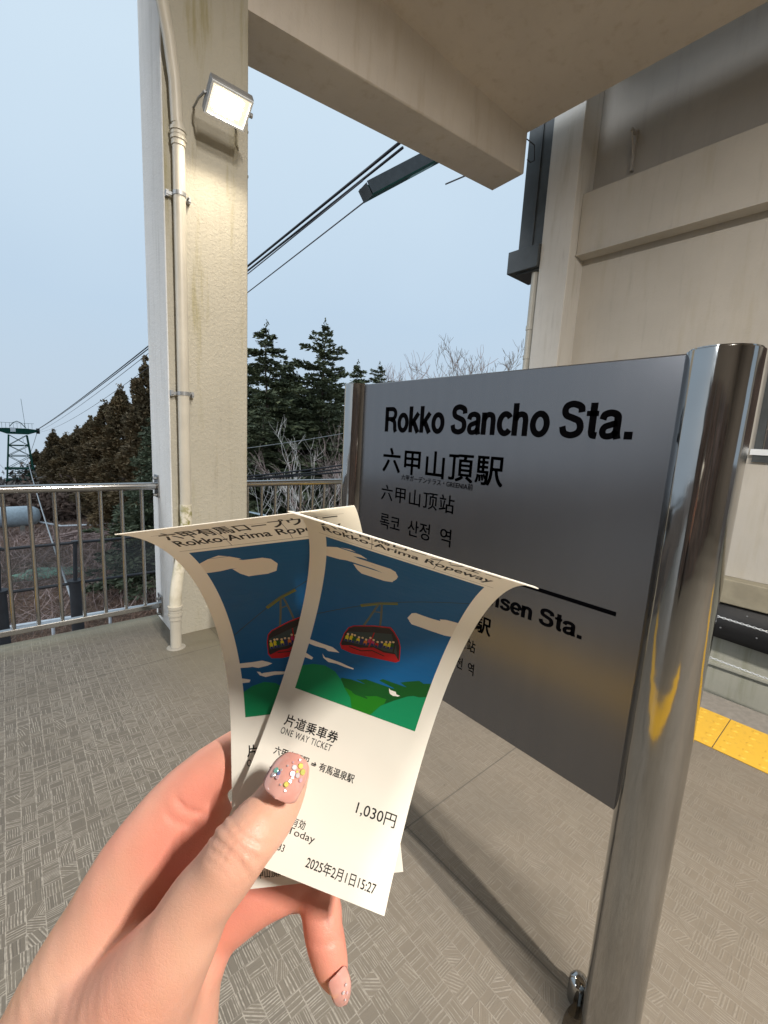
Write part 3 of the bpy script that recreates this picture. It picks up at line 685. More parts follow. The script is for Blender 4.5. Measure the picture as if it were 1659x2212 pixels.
def make_ticket(key, label):
    t = thing('ticket', label, 'ticket', tuple(ticket_surf(key, np.array([.0287]), np.array([.0]))[0]), 'two one way ropeway tickets held in the hand')
    nu, nv = 13, 80
    U, Vv = np.meshgrid(np.linspace(0, .0575, nu), np.linspace(0, TL*MM, nv))
    A = ticket_surf(key, U.ravel(), Vv.ravel(), 0); B = ticket_surf(key, U.ravel(), Vv.ravel(), -.00022)
    n0 = nu*nv; F = []
    for j in range(nv-1):
        for i in range(nu-1):
            a = j*nu+i; F.append((a, a+1, a+nu+1, a+nu)); F.append((a+n0, a+nu+n0, a+nu+1+n0, a+1+n0))
    for i in range(nu-1): F.append((i, i+n0, i+1+n0, i+1)); a = (nv-1)*nu+i; F.append((a, a+1, a+1+n0, a+n0))
    for j in range(nv-1): a = j*nu; F.append((a, a+nu, a+nu+n0, a+n0)); a += nu-1; F.append((a, a+n0, a+nu+n0, a+nu))
    pap = data('paper', np.vstack([A, B]), F, M['paper'], smooth=False)
    me = pap.data; me.polygons.foreach_set('use_smooth', [k < 2*(nu-1)*(nv-1) for k in range(len(me.polygons))])
    smooth_by_angle(pap, .9); rel(pap, t)
    def P(name, pts, ik, lay): o = poly(key, name, pts, INK[ik], .03+.012*lay, None); rel(o, t); return o
    X0, X1, Y0, Y1 = 5.5, 52.0, 53.5, 129.3
    # sky in two printed blues, clouds left as paper-coloured print
    P('picture_sky', [(X0, Y0), (X1, Y0), (X1, Y1), (X0, Y1)], 'blue', 0)
    P('picture_cloud', [(5.49, 121.7), (9.2, 124.0), (12.8, 125.4), (15.4, 124.2), (18.7, 121.8), (21.9, 121.1), (24.5, 121.3), (27.4, 119.7), (28.8, 116.6), (27.4, 112.8), (23.7, 111.6), (18.2, 111.3), (15.7, 113.5), (14.0, 116.7), (10.5, 116.0), (5.49, 115.9)], 'cream', 1)
    P('picture_cloud', [(36.0, 96.7), (36.8, 99.8), (39.5, 101.6), (42.3, 101.9), (44.9, 100.9), (48.0, 102.2), (52.0, 102.6), (52.0, 95.0), (49.8, 94.5), (45, 94.5), (40.8, 94.6), (38.1, 94.6)], 'cream', 1)
    P('picture_cloud', [(5.5, 73.4), (9.3, 73.4), (13.1, 73.8), (16, 72.7), (17.4, 72.0), (15.2, 71.0), (11.9, 70.8), (8.5, 71.3), (5.5, 71.6)], 'cream', 1)
    P('picture_cloud', [(11.3, 69.5), (13.8, 69.0), (17, 69.1), (21, 68.6), (23.9, 68.3), (23.9, 67.6), (20.7, 67.4), (17.4, 67.5), (14.3, 67.1), (12.2, 68.0)], 'cream', 1)
    P('picture_cloud', [(5.5, 67.6), (7.7, 67.0), (8.9, 66.6), (8.1, 65.8), (5.5, 65.8)], 'cream', 1)
    P('picture_hill', [(20, Y0), (20.7, 63.2), (23.7, 64.0), (27.4, 64.7), (30.8, 66.4), (33.6, 66.5), (35.2, 68.0), (36.6, 68.6), (38.6, 67.9), (40.4, 68.3), (43.7, 70.2), (47.6, 72.1), (49.5, 71.6), (52, 72.6), (52, Y0)], 'dark_green', 1)
    P('picture_hill', [(20, Y0), (23.0, 60.0), (26.5, 59.3), (29.5, 59.1), (32.2, 59.8), (36.2, 61.5), (38.7, 61.8), (38, Y0)], 'mid_green', 2)
    P('picture_hill', [(34.8, Y0), (37.4, 58.0), (41.4, 61.5), (45.5, 64.7), (47.5, 65.7), (49.6, 65.9), (52, 67), (52, Y0)], 'jade', 3)
    P('picture_hill', [(5.5, Y0), (5.5, 62.5), (9.1, 64.4), (13.5, 65.4), (17.7, 64.5), (21.0, 62.0), (23.2, 59.4), (25.9, 57.1), (27.7, Y0)], 'green', 3)
    P('picture_goat', [(38.3, 65.4), (38.9, 64.9), (39.5, 64.9), (41.0, 64.9), (41.5, 64.1), (42.9, 64.0), (42.2, 63.4), (41.5, 63.4), (40.6, 63.1), (39.3, 63.4), (38.8, 64.1)], 'white', 4)
    P('picture_rope', ribbon([(5.7, 85.0), (16, 92.5), (25.9, 99.7), (38, 107), (51.9, 115)], .28), 'steelgrey', 2)
    P('picture_hanger', ribbon([(19.8, 95.3), (26, 99.6), (31.4, 102.2)], 1.25), 'olive', 3)
    P('picture_hanger', ribbon([(20.4, 95.9), (26, 100.0), (31.0, 102.3)], .5), 'grey', 4)
    P('picture_hanger', ribbon([(25.6, 99.6), (23.9, 91.5), (22.6, 86.2)], .75), 'grey', 3)
    P('picture_hanger', ribbon([(26.4, 99.6), (27.6, 93), (28.3, 88.2)], .75), 'grey', 3)
    P('picture_hanger', ribbon([(24.2, 94.4), (27.4, 95.4)], .5), 'grey', 3)
    cab = [(16.4, 75.8), (16.8, 80.6), (17.7, 83.7), (19.3, 85.3), (26, 88.3), (31.8, 90.1), (33.4, 88.8), (36, 85.8), (37.4, 82.9), (38.7, 77.1), (37.5, 76.0), (32, 75.2), (25.8, 74.2), (21.5, 73.6), (17.5, 74.0)]
    P('picture_cabin', cab, 'red', 4)
    cx, cy = 27, 81.2; P('picture_cabin', [(cx+(x-cx)*.965, cy+(y-cy)*.93) for x, y in cab], 'darkwin', 5)
    P('picture_window', [(17.3, 77.5), (17.9, 81.9), (26.7, 85.2), (26.4, 78.9), (23.6, 78.2)], 'steelgrey', 6)
    P('picture_window', [(27.0, 85.3), (32.9, 87.2), (34.8, 83.2), (35.3, 79.7), (32.2, 79.1), (28.3, 79.5), (26.9, 79.0)], 'steelgrey', 6)
    P('picture_window', [(35.5, 83.6), (36.9, 79.8), (37.7, 77.4), (36.5, 79.4), (35.7, 80.0)], 'steelgrey', 6)
    P('picture_cabin', [(17.0, 75.4), (20.7, 76.8), (23.9, 77.0), (28.4, 79.0), (32.3, 78.4), (36.3, 79.2), (38.3, 77.2), (37.3, 76.2), (32, 75.5), (25.8, 74.5), (21.5, 73.9), (17.7, 74.3)], 'red', 7)
    P('picture_trim', ribbon([(20, 76.0), (24.5, 75.9), (28, 77.6), (33, 77.0)], .35), 'black', 8)
    r = random.Random(5); cols = ['yellow', 'magenta', 'navy', 'yellow', 'red', 'orange', 'dark_green', 'navy', 'magenta', 'yellow']
    for k in range(13):
        x = 18.2+1.36*k+r.uniform(-.2, .2); b = 77.4+.19*(x-17)+r.uniform(-.3, .3); h = 3.0+r.uniform(-.4, .9)
        if x > 34.6: b -= .5; h *= .75
        P('picture_rider', [(x-.5, b), (x-.62, b+h*.55), (x-.25, b+h*.75), (x+.3, b+h*.75), (x+.62, b+h*.5), (x+.45, b)], cols[(k*3) % 10], 8)
        P('picture_rider', circ(x, b+h*.75+.45, .44, 8), 'skin', 9)
        P('picture_rider', [(x-.5, b-.1), (x-.45, b+.9), (x+.42, b+.9), (x+.45, b-.1)], cols[(k*5+2) % 10], 9)
    P('picture_trim', ribbon([(26.7, 78.5), (27.0, 85.3)], .35), 'red', 9)
    def T(s, x0, x1, y0, y1, bold=.0, space=1., ik='black', name='lettering'):
        V, F = fit_text(s, x0, x1, y0, y1, bold, space); o = conform(key, name, V.tolist(), F, INK[ik], .05, None, 1.6); rel(o, t)
    T('片道乗車券', 5.9, 26.3, 40.1, 44.0, .012, 1.02)
    T('ONE WAY TICKET', 5.7, 25.2, 37.1, 39.3, .004, 1.15)
    T('六甲山頂駅 ⇒ 有馬温泉駅', 6.0, 36.3, 30.2, 32.9, .012)
    T('大人', 6.6, 13.4, 23.9, 27.0, .014)
    T('1,030円', 40.1, 54.2, 21.9, 26.0, .004)
    T('発売当日のみ有効', 5.9, 25.2, 12.6, 15.2, .008)
    T('Valid for Today', 5.9, 29.7, 9.7, 12.3, .004)
    T('六甲山頂#0033', 5.9, 20.9, 2.7, 5.2, .006) if key == 'L' else T('六甲山頂#0033', 5.9, 21.2, 5.1, 7.6, .006)
    T('2025年2月1日15:27', 29.4, 53.0, 3.7, 7.0, .006)
    T('六甲有馬ロープウェー', 5.2, 52.0, 140.8, 149.0, .010)
    T('Rokko-Arima Ropeway', 5.2, 52.0, 133.0, 139.5, .010)
    # faint table of the reverse side showing through the top
    for y in (131.0, 147): P('show_through', ribbon([(3.5, y), (54, y)], .22), 'faint', 0)
    for x in (19, 37): P('show_through', ribbon([(x, 131), (x, 147)], .22), 'faint', 0)
    return t
make_ticket('R', 'front paper ticket with the printed red cable car, held under the thumb')
make_ticket('L', 'rear paper ticket half hidden behind the front one, its curled corner near the pillar')

# ------------------------------------------------------------------ hand (one continuous surface)
FPX = 945.7
def hp(px, py, d): return np.array([(px-829.5)*d/FPX, (py-1106)*d/FPX, d])
def smin(a, b, k):
    h = np.clip(.5+.5*(b-a)/k, 0, 1); return b+(a-b)*h-k*h*(1-h)
def build_hand():
    h = .00095
    lo = np.array([-.185, .062, .098]); hi = np.array([-.006, .330, .212])
    nn = np.ceil((hi-lo)/h).astype(int)
    ax = [lo[i]+h*np.arange(nn[i]) for i in range(3)]
    def field(chain, k, base=None):
        B = base; D = np.full(nn, .03, np.float32)
        for (a, ra), (b, rb) in chain:
            m = max(ra, rb)+.012
            i0 = np.maximum(((np.minimum(a, b)-m-lo)/h).astype(int), 0); i1 = np.minimum(((np.maximum(a, b)+m-lo)/h).astype(int)+2, nn)
            if (i1 <= i0).any(): continue
            sl = tuple(slice(i0[q], i1[q]) for q in range(3))
            X, Y, Z = np.meshgrid(ax[0][sl[0]], ax[1][sl[1]], ax[2][sl[2]], indexing='ij')
            P = np.stack([X, Y, Z], -1).astype(np.float32)
            ba = (b-a).astype(np.float32); t = np.clip(((P-a.astype(np.float32))@ba)/max(float(ba@ba), 1e-9), 0, 1)
            d = np.linalg.norm(P-a.astype(np.float32)-t[..., None]*ba, axis=-1)-(ra+(rb-ra)*t)
            D[sl] = np.minimum(D[sl], d.astype(np.float32))
        return D if B is None else smin(B, D, k)
    def ch(*pts): 
        q = [np.append(hp(*p[:3]), p[3]) for p in pts]; q = cat(q, 5); return [((a[:3], a[3]), (b[:3], b[3])) for a, b in zip(q, q[1:])]
    thumb = ch((641, 1664, .1475, .0046), (610, 1716, .1455, .0074), (578, 1765, .1405, .0084), (527, 1820, .1330, .0093), (480, 1888, .1318, .0093), (431, 1950, .1320, .0100), (385, 2035, .1330, .0118), (325, 2125, .1370, .0155), (255, 2235, .1440, .0205), (170, 2400, .1520, .0240))
    index = ch((640, 1560, .172, .0065), (560, 1600, .171, .0082), (480, 1650, .169, .0092), (405, 1712, .166, .0102), (338, 1800, .1625, .0122), (285, 1888, .161, .0142), (240, 1990, .160, .0165), (180, 2120, .159, .0195), (105, 2300, .161, .0230))
    web = ch((455, 1765, .1660, .0080), (395, 1838, .1640, .0110), (340, 1930, .1620, .0130), (300, 2030, .1580, .0150), (262, 2130, .1540, .0170))
    middle = ch((620, 1740, .180, .0085), (500, 1790, .181, .0095), (405, 1850, .177, .0115), (320, 1960, .172, .0155), (260, 2090, .168, .0190), (200, 2290, .165, .0235))
    ring = ch((640, 1850, .175, .0080), (560, 1880, .175, .0090), (460, 1930, .172, .0120), (380, 2020, .170, .0165), (320, 2160, .168, .0200), (270, 2350, .166, .0230))
    low = ch((432, 2005, .163, .0115), (485, 1978, .1625, .0108), (553, 1938, .1620, .0094), (620, 1908, .1630, .0088), (660, 1890, .1650, .0080))
    little = ch((470, 1960, .170, .0095), (590, 1925, .171, .0080), (668, 1918, .1660, .0075), (692, 1950, .1600, .0074), (697, 1995, .1570, .0071), (706, 2045, .1545, .0068), (717, 2090, .1530, .0058), (726, 2120, .1522, .0040))
    heel = ch((438, 2058, .158, .0095), (405, 2130, .157, .0115), (375, 2240, .157, .0150), (330, 2400, .158, .0200), (250, 2700, .165, .0230))
    arm = ch((190, 2300, .158, .0240), (120, 2600, .162, .0260), (20, 3000, .170, .0290))
    P1 = field(index, .005); P1 = field(web, .005, P1); P1 = field(middle, .006, P1); P1 = field(ring, .006, P1)
    P1 = field(low, .0018, P1); P1 = field(heel, .0030, P1); P1 = field(arm, .010, P1)
    P2 = field(little, .0022)
    P1 = smin(P1, P2, .0012)
    T1 = field(thumb, .006)
    X, Y, Z = np.meshgrid(ax[0], ax[1], ax[2], indexing='ij', copy=False)
    py = Y/Z*FPX+1106
    kk = .0010+.0110*np.clip((py-2040)/150, 0, 1)
    D = smin(P1, T1, kk.astype(np.float32))
    for _ in range(3):
        for a_ in range(3):
            sl0 = [slice(None)]*3; sl1 = [slice(None)]*3; slc = [slice(None)]*3
            sl0[a_] = slice(0, -2); sl1[a_] = slice(2, None); slc[a_] = slice(1, -1)
            D[tuple(slc)] = .5*D[tuple(slc)]+.25*(D[tuple(sl0)]+D[tuple(sl1)])
    # knuckle creases: shallow curved grooves across the thumb and the other joints
    def groove(D, c, ax_, side, w, depth, span, bend):
        a = (ax_/np.linalg.norm(ax_)); s_ = side/np.linalg.norm(side)
        i0 = np.maximum(((c-.016-lo)/h).astype(int), 0); i1 = np.minimum(((c+.016-lo)/h).astype(int)+1, nn); sl = tuple(slice(i0[q], i1[q]) for q in range(3))
        dx, dy, dz = X[sl]-c[0], Y[sl]-c[1], Z[sl]-c[2]
        s = dx*a[0]+dy*a[1]+dz*a[2]; t = dx*s_[0]+dy*s_[1]+dz*s_[2]
        D[sl] += (depth*np.exp(-((s-bend*t*t)/w)**2)*np.exp(-(t/span)**4)).astype(np.float32)
    ta = hp(612, 1705, .1462)-hp(462, 1915, .1310); tn = np.array([0, 0, -1.]); ts = np.cross(ta, tn)
    for px, py_, w, dp_, sp, bd in ((536, 1796, .0008, .0008, .0065, 30), (525, 1812, .0008, .0012, .0075, 34), (514, 1830, .0009, .0010, .0078, 8), (503, 1848, .0009, .0012, .0078, -28), (492, 1864, .0008, .0009, .0070, -34), (548, 1780, .0007, .0004, .0055, 30), (480, 1880, .0007, .0004, .006, -34)):
        groove(D, hp(px, py_, .1238), ta, ts, w, dp_, sp, bd)
    ia = hp(405, 1705, .166)-hp(270, 1880, .161); is_ = np.cross(ia, tn)
    for px, py_, dp_ in ((372, 1748, .0006), (352, 1770, .0005)): groove(D, hp(px+25, py_+15, .153), ia, is_, .0009, dp_, .007, 25)
    for px, py_, dp_, dd in ((700, 2000, .0005, .150), (703, 2052, .0005, .1478), (682, 1948, .0006, .153)): groove(D, hp(px, py_, dd), np.array([0, 1., 0]), np.array([1., 0, 0]), .0008, dp_, .006, 20)
    # small skin unevenness
    D += (.00012*np.sin(X*410+Y*180)*np.sin(Y*350+Z*290+1)*np.sin(Z*420+X*200)).astype(np.float32)
    # surface nets
    ins = D < 0
    c = np.zeros(tuple(nn-1), np.int8)
    for a in (0, 1):
        for b in (0, 1):
            for g in (0, 1): c += ins[a:nn[0]-1+a, b:nn[1]-1+b, g:nn[2]-1+g]
    act = (c > 0) & (c < 8); idx = np.full(act.shape, -1, np.int64); I = np.argwhere(act); idx[act] = np.arange(len(I))
    acc = np.zeros((len(I), 3)); cnt = np.zeros(len(I))
    cor = [(a, b, g) for a in (0, 1) for b in (0, 1) for g in (0, 1)]
    for p in cor:
        for axi in range(3):
            if p[axi] == 0:
                q = list(p); q[axi] = 1
                va = D[I[:, 0]+p[0], I[:, 1]+p[1], I[:, 2]+p[2]]; vb = D[I[:, 0]+q[0], I[:, 1]+q[1], I[:, 2]+q[2]]
                m = (va < 0) != (vb < 0); t = np.where(m, va/np.where(m, va-vb, 1), 0)
                pt = np.tile(np.array(p, float), (len(I), 1)); pt[:, axi] += t
                acc[m] += pt[m]; cnt[m] += 1
    P = (I+acc/cnt[:, None])*h+lo
    Fs = []
    for axi in range(3):
        u, v = (axi+1) % 3, (axi+2) % 3
        sa = [slice(None)]*3; sb_ = [slice(None)]*3; sa[axi] = slice(0, -1); sb_[axi] = slice(1, None)
        ch_ = ins[tuple(sa)] != ins[tuple(sb_)]
        E_ = np.argwhere(ch_); E_ = E_[(E_[:, u] > 0) & (E_[:, v] > 0) & (E_[:, u] < nn[u]-1) & (E_[:, v] < nn[v]-1)]
        s_in = ins[E_[:, 0], E_[:, 1], E_[:, 2]]
        def g(du, dv):
            q = E_.copy(); q[:, u] -= du; q[:, v] -= dv; return idx[q[:, 0], q[:, 1], q[:, 2]]
        Q = np.stack([g(0, 0), g(1, 0), g(1, 1), g(0, 1)], -1); Q[~s_in] = Q[~s_in][:, ::-1]; Fs.append(Q)
    F = np.concatenate(Fs); F = F[(F >= 0).all(1)]
    # drop loose crumbs: keep as is; relax once for a clean skin
    for _ in range(1):
        A = np.zeros_like(P); C_ = np.zeros(len(P))
        for k in range(4):
            a, b = F[:, k], F[:, (k+1) % 4]
            np.add.at(A, a, P[b]); np.add.at(C_, a, 1)
            np.add.at(A, b, P[a]); np.add.at(C_, b, 1)
        P = P*.6+.4*A/np.maximum(C_, 1)[:, None]
    return P, F
def skin_mat():
    n = N('skin'); p = n.pos()
    f = n.noise(p, 42, 4, .6); g = n.noise(p, 24, 3); vn = n.n('TexVoronoi'); vn.feature = 'DISTANCE_TO_EDGE'; n.set(vn.inputs['Vector'], p); vn.inputs['Scale'].default_value = 900; vc = n.rmp(vn.outputs['Distance'], 0., .12); pore = n.noise(p, 1500, 2); ln = n.noise(n.mapv(p, (1, 1, .5)), 900, 3)
    c = n.mix(n.rmp(g, .3, .7), (.65, .385, .275), (.70, .36, .26))
    at = n.n('Attribute', attribute_name='flush'); c = n.mix(n.math('MULTIPLY', at.outputs['Fac'], .55), c, (.74, .20, .15))
    c = n.mix(n.rmp(f, .5, .8, 0., .35), c, (.70, .25, .19))
    return n.fin(c, .46, 0., n.bump(n.math('ADD', n.math('ADD', pore, ln), n.math('MULTIPLY', vc, .7)), .17, .00035), Subsurface_Weight=.2, Subsurface_Radius=(.004, .002, .001), Subsurface_Scale=1.)
M['skin'] = skin_mat()
hand = thing('person', 'left hand of a woman with glittery pink nails holding two paper tickets', 'person', tuple(c2w(hp(120, 2500, .16))))
P, F = build_hand()
hd = rel(data('hand', c2w(P), F[:, ::-1], M['skin'], smooth=True), hand)
me = hd.data; bm = bmesh.new(); bm.from_mesh(me); bmesh.ops.recalc_face_normals(bm, faces=bm.faces[:]); bm.to_mesh(me); bm.free()
me.polygons.foreach_set('use_smooth', [True]*len(me.polygons))
at_ = me.attributes.new('flush', 'FLOAT', 'POINT'); co_ = np.zeros(len(me.vertices)*3, np.float32); me.vertices.foreach_get('co', co_); co_ = co_.reshape(-1, 3); fl_v = np.zeros(len(co_))
for px, py_, d_, rad_, a_ in ((450, 1700, .160, .016, .8), (405, 1800, .155, .012, .7), (340, 1850, .150, .010, .5), (560, 1950, .160, .020, .9), (700, 2020, .156, .020, .9), (520, 1830, .124, .007, .35), (420, 1900, .158, .016, .6), (640, 1680, .142, .006, .4), (500, 2060, .156, .014, .5), (300, 2160, .125, .014, .35), (258, 1800, .158, .008, .5)):
    fl_v += a_*np.exp(-(((co_-c2w(hp(px, py_, d_)))**2).sum(1))/rad_**2)
at_.data.foreach_set('value', np.clip(fl_v, 0, 1).astype(np.float32))
# sleeve round the forearm, below the picture
bm = bmesh.new()
sl = [c2w(hp(*q)) for q in ((95, 2700, .165), (40, 2900, .170), (-60, 3250, .178), (-200, 3700, .19))]
tube(bm, sl, [.034, .038, .042, .046], 28, False); bmesh.ops.solidify(bm, geom=bm.faces[:], thickness=.003)
rel(smooth_by_angle(bmo('sleeve', bm, simple('knit_sleeve', (.06, .055, .06), .9, bs=.3, bscale=200)), 1.2), hand)
# nails
def nail_mat():
    n = N('gel_nail'); p = n.pos()
    return n.fin(n.mix(n.rmp(n.noise(p, 120, 3), .4, .6), (.62, .30, .25), (.66, .36, .31)), .10, 0., None, Coat_Weight=.8, Coat_Roughness=.04, Subsurface_Weight=.1, Subsurface_Radius=(.003, .001, .001))
M['nail'] = nail_mat()
def nail(a, b, w, nrm, arch, label=None):
    """almond nail from base centre a to tip b, width w, facing nrm (camera metres)"""
    a, b = np.array(a), np.array(b); L_ = np.linalg.norm(b-a); y = (b-a)/L_; nrm = np.array(nrm, float); nrm -= y*(nrm@y); nrm /= np.linalg.norm(nrm); x = np.cross(y, nrm)
    V = []; nu, nv = 15, 22
    for j in range(nv):
        t = j/(nv-1)
        wd = w/2*(math.sqrt(max(0, 1-((.22-t)/.22)**2))*.97+.03 if t < .22 else (1 if t < .5 else math.sqrt(max(.0, 1-((t-.5)/.5)**2))**.85*.94+.06))
        for i in range(nu):
            s = -1+2*i/(nu-1); q = s*wd
            z = arch*(1-(q/(w/2))**2) + .0016*math.sin(PI*min(1, t*1.05))
            V.append(a+y*(t*L_)+x*q+nrm*z)
    F = [(j*nu+i, j*nu+i+1, (j+1)*nu+i+1, (j+1)*nu+i) for j in range(nv-1) for i in range(nu-1)]
    V = c2w(np.array(V)); me = bpy.data.meshes.new('nail'); me.from_pydata(V.tolist(), [], F)
    bm = bmesh.new(); bm.from_mesh(me); bmesh.ops.recalc_face_normals(bm, faces=bm.faces[:]); bmesh.ops.solidify(bm, geom=bm.faces[:], thickness=.0006); bm.to_mesh(me); bm.free()
    o = link('nail', me, M['nail'], None, True); rel(o, hand)
    def pt(t, s, up=.0):
        wd = w/2; q = s*wd; return a+y*(t*L_)+x*q+nrm*(arch*(1-(q/(w/2))**2)+.0016*math.sin(PI*min(1, t*1.05))+up), nrm + x*(2*arch*s/(w/2))
    return o, pt
o, pt = nail(hp(594, 1728, .1340), hp(646, 1634, .1425), .0122, (-.10, -.22, -1), .0030)
def sequins(pt, spots, par):
    for t, s, r, ik in spots:
        p, nn_ = pt(t, s, .00045); nn_ = nn_/np.linalg.norm(nn_)
        wv = Vector(c2w(p)); nv = Vector(c2w(p+nn_)-c2w(p))
        bm = bmesh.new(); bmesh.ops.create_cone(bm, cap_ends=True, segments=12, radius1=r*.85, radius2=r*.7, depth=.00014, matrix=Matrix.Translation(wv) @ nv.to_track_quat('Z', 'Y').to_matrix().to_4x4())
        rel(bmo('sequin', bm, SEQ[ik]), par)
SEQ = {'w': simple('pearl_sequin', (.80, .70, .72), .18, .5, 0), 'y': simple('gold_sequin', (.85, .75, .18), .12, .6, 0), 'b': simple('blue_sequin', (.30, .38, .75), .15, .6, 0), 'g': simple('mint_sequin', (.35, .85, .70), .15, .6, 0), 'p': simple('pink_sequin', (.8, .5, .55), .2, .4, 0)}
sequins(pt, ((.80, .38, .0010, 'y'), (.72, .62, .0011, 'y'), (.70, .15, .00095, 'w'), (.60, .48, .0009, 'w'), (.57, .22, .0010, 'p'), (.56, .72, .0008, 'p'), (.66, .38, .0005, 'y'),
             (.47, -.62, .0010, 'g'), (.44, -.42, .0007, 'b'), (.37, -.62, .0009, 'w'), (.36, -.38, .0008, 'p'), (.52, -.38, .0005, 'w'), (.33, .20, .0009, 'y'), (.27, -.05, .0004, 'w'), (.22, .30, .0004, 'w'), (.66, -.2, .0004, 'w'), (.9, .2, .0005, 'p'), (.42, .30, .0006, 'w'), (.78, -.05, .0004, 'p')), hand)
o, pt2 = nail(hp(722, 2092, .1485), hp(742, 2160, .1495), .0078, (.75, -.1, -1), .0020)
sequins(pt2, ((.45, .1, .0007, 'w'), (.35, -.3, .0006, 'w'), (.55, -.2, .0005, 'p'), (.7, .1, .0004, 'w')), hand)
nail(hp(742, 1902, .170), hp(752, 1925, .170), .0070, (.8, 0, -1), .0015)

# ------------------------------------------------------------------ beyond the railing: netted fence, guardrail, tank, wires
def netting():
    n = N('black_netting'); p = n.pos(); w = n.n('TexBrick'); n.set(w.inputs[0], n.mapv(p, (12, 1, 12)))
    n.fin((.085, .088, .095), .8)
    tr = n.n('BsdfTransparent'); ms = n.n('MixShader'); n.set(ms.inputs[0], n.rmp(n.noise(p, 1.2, 2), .3, .7, .40, .50))
    n.t.links.new(tr.outputs[0], ms.inputs[1]); n.t.links.new(n.p.outputs[0], ms.inputs[2]); n.t.links.new(ms.outputs[0], n.o.inputs[0]); return n.m
M['net'] = netting()
fen2 = thing('netted_fence', 'dark steel fence with black netting between two pipes beyond the railing', 'fence', (2, 12, -7.3))
FY = 12.0
bm = bmesh.new(); cyl(bm, (-8, FY, -1.23), (9, FY, -1.20), .032, seg=12); rel(smooth_by_angle(bmo('top_pipe', bm, M['fence_steel'])), fen2)
bm = bmesh.new(); cyl(bm, (-8, FY, -2.19), (9, FY, -2.16), .036, seg=12); rel(smooth_by_angle(bmo('lower_pipe', bm, M['fence_steel'])), fen2)
FX = [-6.3, -4.33, -2.99, -1.65, -.31, 1.03, 3.72, 5.5, 7.3, 9.0]
for k, x in enumerate(FX):
    bm = bmesh.new(); cyl(bm, (x, FY, -7.3), (x, FY, -2.12), .13, .125, seg=20); cyl(bm, (x, FY, -2.118), (x, FY, -2.10), .16, seg=20)
    rel(smooth_by_angle(bmo('post', bm, M['fence_steel'])), fen2)
    bm = bmesh.new(); cyl(bm, (x, FY, -2.10), (x+.04, FY, -1.19), .045, .04, seg=14); cyl(bm, (x+.04, FY, -1.188), (x+.04, FY, -1.17), .07, seg=14)
    rel(smooth_by_angle(bmo('upper_post', bm, M['fence_steel'])), fen2)
    if k < 9:
        x2 = FX[k+1]-.05; data_ = [(x+.05, FY+.01, -2.12), (x2, FY+.01, -2.12), (x2, FY+.01, -1.24), (x+.05, FY+.01, -1.24)]
        rel(data('net_panel', data_, [(0, 1, 2, 3)], M['net']), fen2)

# guardrail: W beam on posts, about 21 m out
GA = Vector((-12.00, 22.55, -6.62)); GB = Vector((14.00, 20.49, -6.62)); gd = (GB-GA).normalized(); gn = Vector((-gd.y, gd.x, 0)).normalized()
gr = thing('guardrail', 'white roadside guardrail seen under the bottom rail', 'guardrail', (2, 19.5, -7.3))
prof = [(0, .15), (.055, .10), (.055, .05), (0, .02), (0, -.02), (.055, -.05), (.055, -.10), (0, -.15), (-.006, -.15), (-.006, .15)]
bm = bmesh.new(); R1 = [bm.verts.new(GA - gn*a + Vector((0, 0, z))) for a, z in prof]; R2 = [bm.verts.new(GB - gn*a + Vector((0, 0, z))) for a, z in prof]
for i in range(len(prof)): bm.faces.new((R1[i], R1[(i+1) % 10], R2[(i+1) % 10], R2[i]))
rel(bmo('beam', bm, M['white_metal']), gr)
for k in range(13):
    p = GA.lerp(GB, (k+.5)/13); bm = bmesh.new(); cyl(bm, (p.x+gn.x*.06, p.y+gn.y*.06, -7.6), (p.x+gn.x*.06, p.y+gn.y*.06, p.z+.1), .06, seg=12); rel(smooth_by_angle(bmo('post', bm, M['white_metal'])), gr)

tank = thing('storage_tank', 'pale horizontal cylindrical tank lying in the clearing behind the fence', 'tank', (-.8, 44, -7.3))
bm = bmesh.new(); pts = []; rr = []
for k in range(9): a = k/8*PI/2; pts.append((1.55-.45*(1-math.sin(PI/2-a)), 44, -6.05)); 
ring = [(-4.5, .35), (-4.35, .62), (-4.0, .80), (-2.5, .80), (0, .80), (1.0, .80), (1.45, .70), (1.68, .5), (1.78, .2)]
tube(bm, [(x, 44, -5.95) for x, _ in ring], [r for _, r in ring], 28); rel(smooth_by_angle(bmo('shell', bm, simple('pale_tank_paint', (.42, .50, .55), .5)), 1.), tank)
for x in (-3, .6):
    bx('saddle', (x-.15, 43.5, -7.4), (x+.15, 44.5, -6.6), M['concrete'], tank)
bm = bmesh.new(); tube(bm, [(1.7, 44, -6.5), (3, 43, -6.75), (6.5, 42, -6.7)], .07, 8); rel(bmo('pipe', bm, M['white_metal']), tank)

